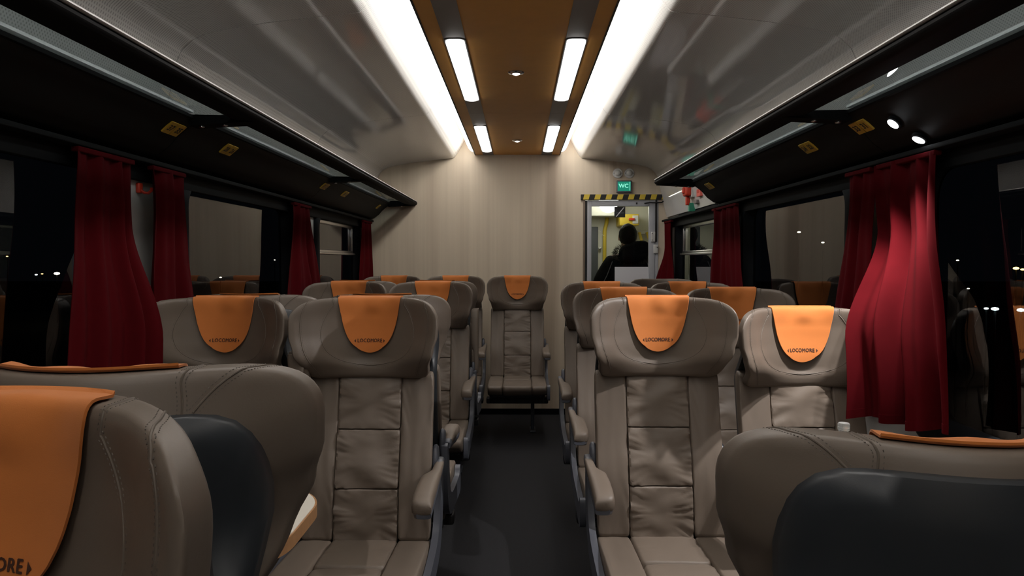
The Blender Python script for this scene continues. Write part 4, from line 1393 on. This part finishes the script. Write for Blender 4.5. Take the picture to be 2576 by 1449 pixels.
def make_person(loc):
    t = thing('person', 'person in black hooded jacket standing behind the glass door, back turned', 'person', loc)
    J, E = [], []
    def add(p, r, parent=None):
        J.append((p, r))
        if parent is not None:
            E.append((parent, len(J) - 1))
        return len(J) - 1
    # faces +y (away); z up
    pel = add((0, 0, 0.90), 0.12)
    sp1 = add((0, 0.0, 1.05), 0.11, pel)
    ch = add((0, 0.005, 1.25), 0.125, sp1)
    nk = add((0, 0.01, 1.42), 0.06, ch)
    hd0 = add((0, 0.02, 1.49), 0.065, nk)
    hd1 = add((0, 0.02, 1.56), 0.078, hd0)
    hd2 = add((0, 0.015, 1.62), 0.075, hd1)
    hd3 = add((0, 0.01, 1.655), 0.045, hd2)
    for s in (-1, 1):
        sh = add((s * 0.15, 0.0, 1.36), 0.06, ch)
        el = add((s * 0.24, -0.02, 1.09), 0.042, sh)
        wr = add((s * 0.25, 0.06, 0.86), 0.03, el)
        pm = add((s * 0.25, 0.075, 0.79), 0.03, wr)
        for k in range(4):
            a = add((s * (0.262 - 0.008 * k), 0.055 + 0.02 * k, 0.745), 0.010, pm)
            b = add((s * (0.260 - 0.008 * k), 0.06 + 0.02 * k, 0.715 - 0.006 * (k in (1, 2))), 0.009, a)
            add((s * (0.252 - 0.008 * k), 0.065 + 0.02 * k, 0.695 - 0.008 * (k in (1, 2))), 0.007, b)
        th = add((s * 0.235, 0.115, 0.78), 0.011, pm)
        add((s * 0.225, 0.130, 0.75), 0.009, th)
        hp = add((s * 0.09, 0, 0.84), 0.088, pel)
        kn = add((s * 0.10, 0.015, 0.48), 0.058, hp)
        an = add((s * 0.105, -0.01, 0.09), 0.042, kn)
        ft = add((s * 0.11, 0.12, 0.035), 0.036, an)
        add((s * 0.11, 0.17, 0.03), 0.028, ft)
    body = obj('body', skin_mesh('body', J, E, 'skin', 2, pel), t)
    # ears and nose on the far side of the head
    for s in (-1, 1):
        e = MB().lathe([(0.004, -0.012), (0.026, -0.008), (0.030, 0.0), (0.024, 0.006), (0.004, 0.009)], axis='X', n=14)
        e.v = [(x, y * 0.65, z) for x, y, z in e.v]
        obj('ear', e.mesh('ear', 'skin'), body, (s * 0.079, 0.02, 1.555))
    nose = MB().tube([(0, 0.085, 1.58), (0, 0.105, 1.55), (0, 0.108, 1.538), (0, 0.09, 1.53)], [0.008, 0.012, 0.014, 0.010], 8)
    obj('nose', nose.mesh('nose', 'skin'), body)
    mouth = MB().tube([(-0.024, 0.083, 1.505), (0, 0.094, 1.507), (0.024, 0.083, 1.505)], [0.003, 0.006, 0.003], 6)
    obj('mouth', mouth.mesh('mouth', 'red'), body)
    for s in (-1, 1):
        obj('eye', MB().lathe([(0.002, -0.010), (0.009, -0.005), (0.010, 0.0), (0.009, 0.005), (0.002, 0.010)], axis='Y', n=10).mesh('eye', 'white'), body, (s * 0.032, 0.082, 1.568))
    # cap of short hair
    def hair(u, v, w):
        a, b, c = pnorm(u, v, w, 2.0)
        n1 = 0.004 * noise.noise(Vector((a * 5, b * 5, c * 5)))
        x, y, z = a * (0.087 + n1), c * (0.100 + n1), b * (0.112 + n1)
        if b < 0:
            x *= 1 - 0.22 * b * b
        yy = 0.008 + y
        if yy > 0.05 and b < 0.35:
            yy = 0.05
        return (x, yy, 1.577 + z)
    obj('hair', blob(hair, 16, 16, 16).mesh('hair', 'hair', angle=80), t)
    # jacket
    J.clear(); E.clear()
    pel = add((0, 0, 0.78), (0.19, 0.14))
    sp = add((0, 0, 0.95), (0.20, 0.15), pel)
    ch = add((0, -0.005, 1.18), (0.205, 0.155), sp)
    nk = add((0, 0.0, 1.37), (0.12, 0.11), ch)
    for s in (-1, 1):
        sh = add((s * 0.185, 0.0, 1.315), 0.092, ch)
        el = add((s * 0.285, -0.02, 1.07), 0.076, sh)
        add((s * 0.275, 0.055, 0.87), 0.056, el)
    jk = obj('jacket', skin_mesh('jacket', J, E, 'jacket', 2, pel), t)
    # hood lying behind the head, thrown to the right
    def hood(u, v, w):
        a, b, c = pnorm(u, v, w, 2.3)
        n1 = 1 + 0.10 * noise.noise(Vector((a * 2 + 3, b * 2, c * 2)))
        return (0.045 + a * 0.155 * n1, -0.105 + c * 0.085 * n1, 1.415 + b * 0.10 * n1 + 0.035 * a)
    obj('hood', blob(hood, 14, 12, 12).mesh('hood', 'jacket', angle=80), jk)
    fur = MB()
    rnd = random.Random(4)
    for k in range(1300):
        a = rnd.uniform(0, 2 * math.pi)
        side = math.cos(a)
        cx, cz = 0.045 + 0.175 * side, 1.405 + 0.07 * math.sin(a)
        if math.sin(a) > 0.25 and side < 0.4 and side > -0.5:
            continue
        p = Vector((cx + rnd.uniform(-.02, .02), -0.09 + rnd.uniform(-.05, .03), cz + rnd.uniform(-.03, .03)))
        d = Vector((side + rnd.uniform(-.5, .5), rnd.uniform(-.9, .1), math.sin(a) + rnd.uniform(-.3, .5))).normalized()
        q = p + d * rnd.uniform(0.015, 0.038)
        o_ = d.orthogonal().normalized() * 0.0022
        fur.add([p - o_, p + o_, p + d.cross(o_).normalized() * 0.0022, q], [(0, 1, 3), (1, 2, 3), (2, 0, 3), (0, 2, 1)])
    fo = obj('fur_trim', fur.mesh('fur_trim', 'fur', False), jk)
    fo['kind'] = 'stuff'
    for s in (-1, 1):
        obj('piping', MB().tube([(s * 0.16, -0.105, 1.33), (s * 0.21, -0.115, 1.20), (s * 0.28, -0.10, 1.06), (s * 0.30, -0.085, 0.96)], 0.004, 6).mesh('piping', 'piping'), jk)
    # trousers and shoes
    J.clear(); E.clear()
    pel = add((0, 0, 0.90), (0.15, 0.12))
    for s in (-1, 1):
        hp = add((s * 0.09, 0, 0.80), 0.10, pel)
        kn = add((s * 0.10, 0.012, 0.48), 0.075, hp)
        add((s * 0.105, -0.01, 0.10), 0.062, kn)
    obj('trousers', skin_mesh('trousers', J, E, 'trouser', 2, pel), t)
    for s in (-1, 1):
        obj('shoe', MB().rbox(s * 0.11 - 0.05, s * 0.11 + 0.05, -0.075, 0.215, 0.0, 0.095, 0.04, 4).mesh('shoe', 'black'), t)
    return t
make_person((1.045, 7.02, 0.0))

# ------------------------------------------------------------------ lights outside in the night
FAR = [(143, 688, 30, 0.11, 'city_w', 'brightest far street lamp seen through the left near window'),
       (106, 689, 34, 0.05, 'city_y', 'small amber far lamp left of the brightest one'),
       (91, 691, 36, 0.06, 'city_b', 'leftmost faint bluish far lamp outside the left window'),
       (18, 645, 30, 0.04, 'city_y', 'faint far lamp at the very left edge'),
       (555, 698, 14, 0.022, 'city_w', 'faint far lamp in the big left window'),
       (691, 654, 30, 0.03, 'city_w', 'tiny far lamp beside the third left curtain'),
       (2010, 584, 16, 0.036, 'city_w', 'upper far lamp spot in the big right window'),
       (2070, 610, 18, 0.036, 'city_w', 'lower far lamp spot in the big right window'),
       (2409, 655, 12, 0.022, 'city_w', 'far lamp just right of the bright red curtain'),
       (2436, 726, 12, 0.020, 'city_w', 'lower tiny far lamp in the right near window'),
       (2556, 675, 12, 0.045, 'city_y', 'amber far lamp at the right edge of the picture'),
       (2573, 678, 12, 0.034, 'city_y', 'second amber far lamp cut by the right edge'),
       (2503, 777, 9, 0.042, 'city_b', 'bright cool far lamp over the reflected orange cover'),
       (2481, 776, 9.3, 0.026, 'city_b', 'smaller cool far lamp left of the bright one'),
       (2568, 780, 9, 0.042, 'city_b', 'bright cool far lamp at the right edge')]
M['night'] = mat('night_ground', (0.004, 0.004, 0.004), 0.9)
struct('ground', MB().box(-90, -1.5, -5, 90, -1.3, -1.2).box(1.5, 90, -5, 90, -1.3, -1.2).mesh('ground', 'night', False), 'dark ground outside the train')
for px, py, dist, r, mt, lab in FAR:
    p = pix(px, py, dist)
    t = thing('street_lamp', lab, 'lamp', (p.x, p.y, -1.2), 0, 'far lamps outside the windows')
    b = MB().lathe([(0.02 * r, -r * 0.5), (0.8 * r, -r * 0.3), (r, 0), (0.8 * r, r * 0.3), (0.02 * r, r * 0.5)], n=12)
    obj('lamp_head', b.mesh('lamp_head', mt), t, (0, 0, p.z + 1.2))
    obj('pole', MB().tube([(0, 0, 0), (0, 0, p.z + 1.2 - 0.3 * r)], 0.012, 6).mesh('pole', 'night'), t)
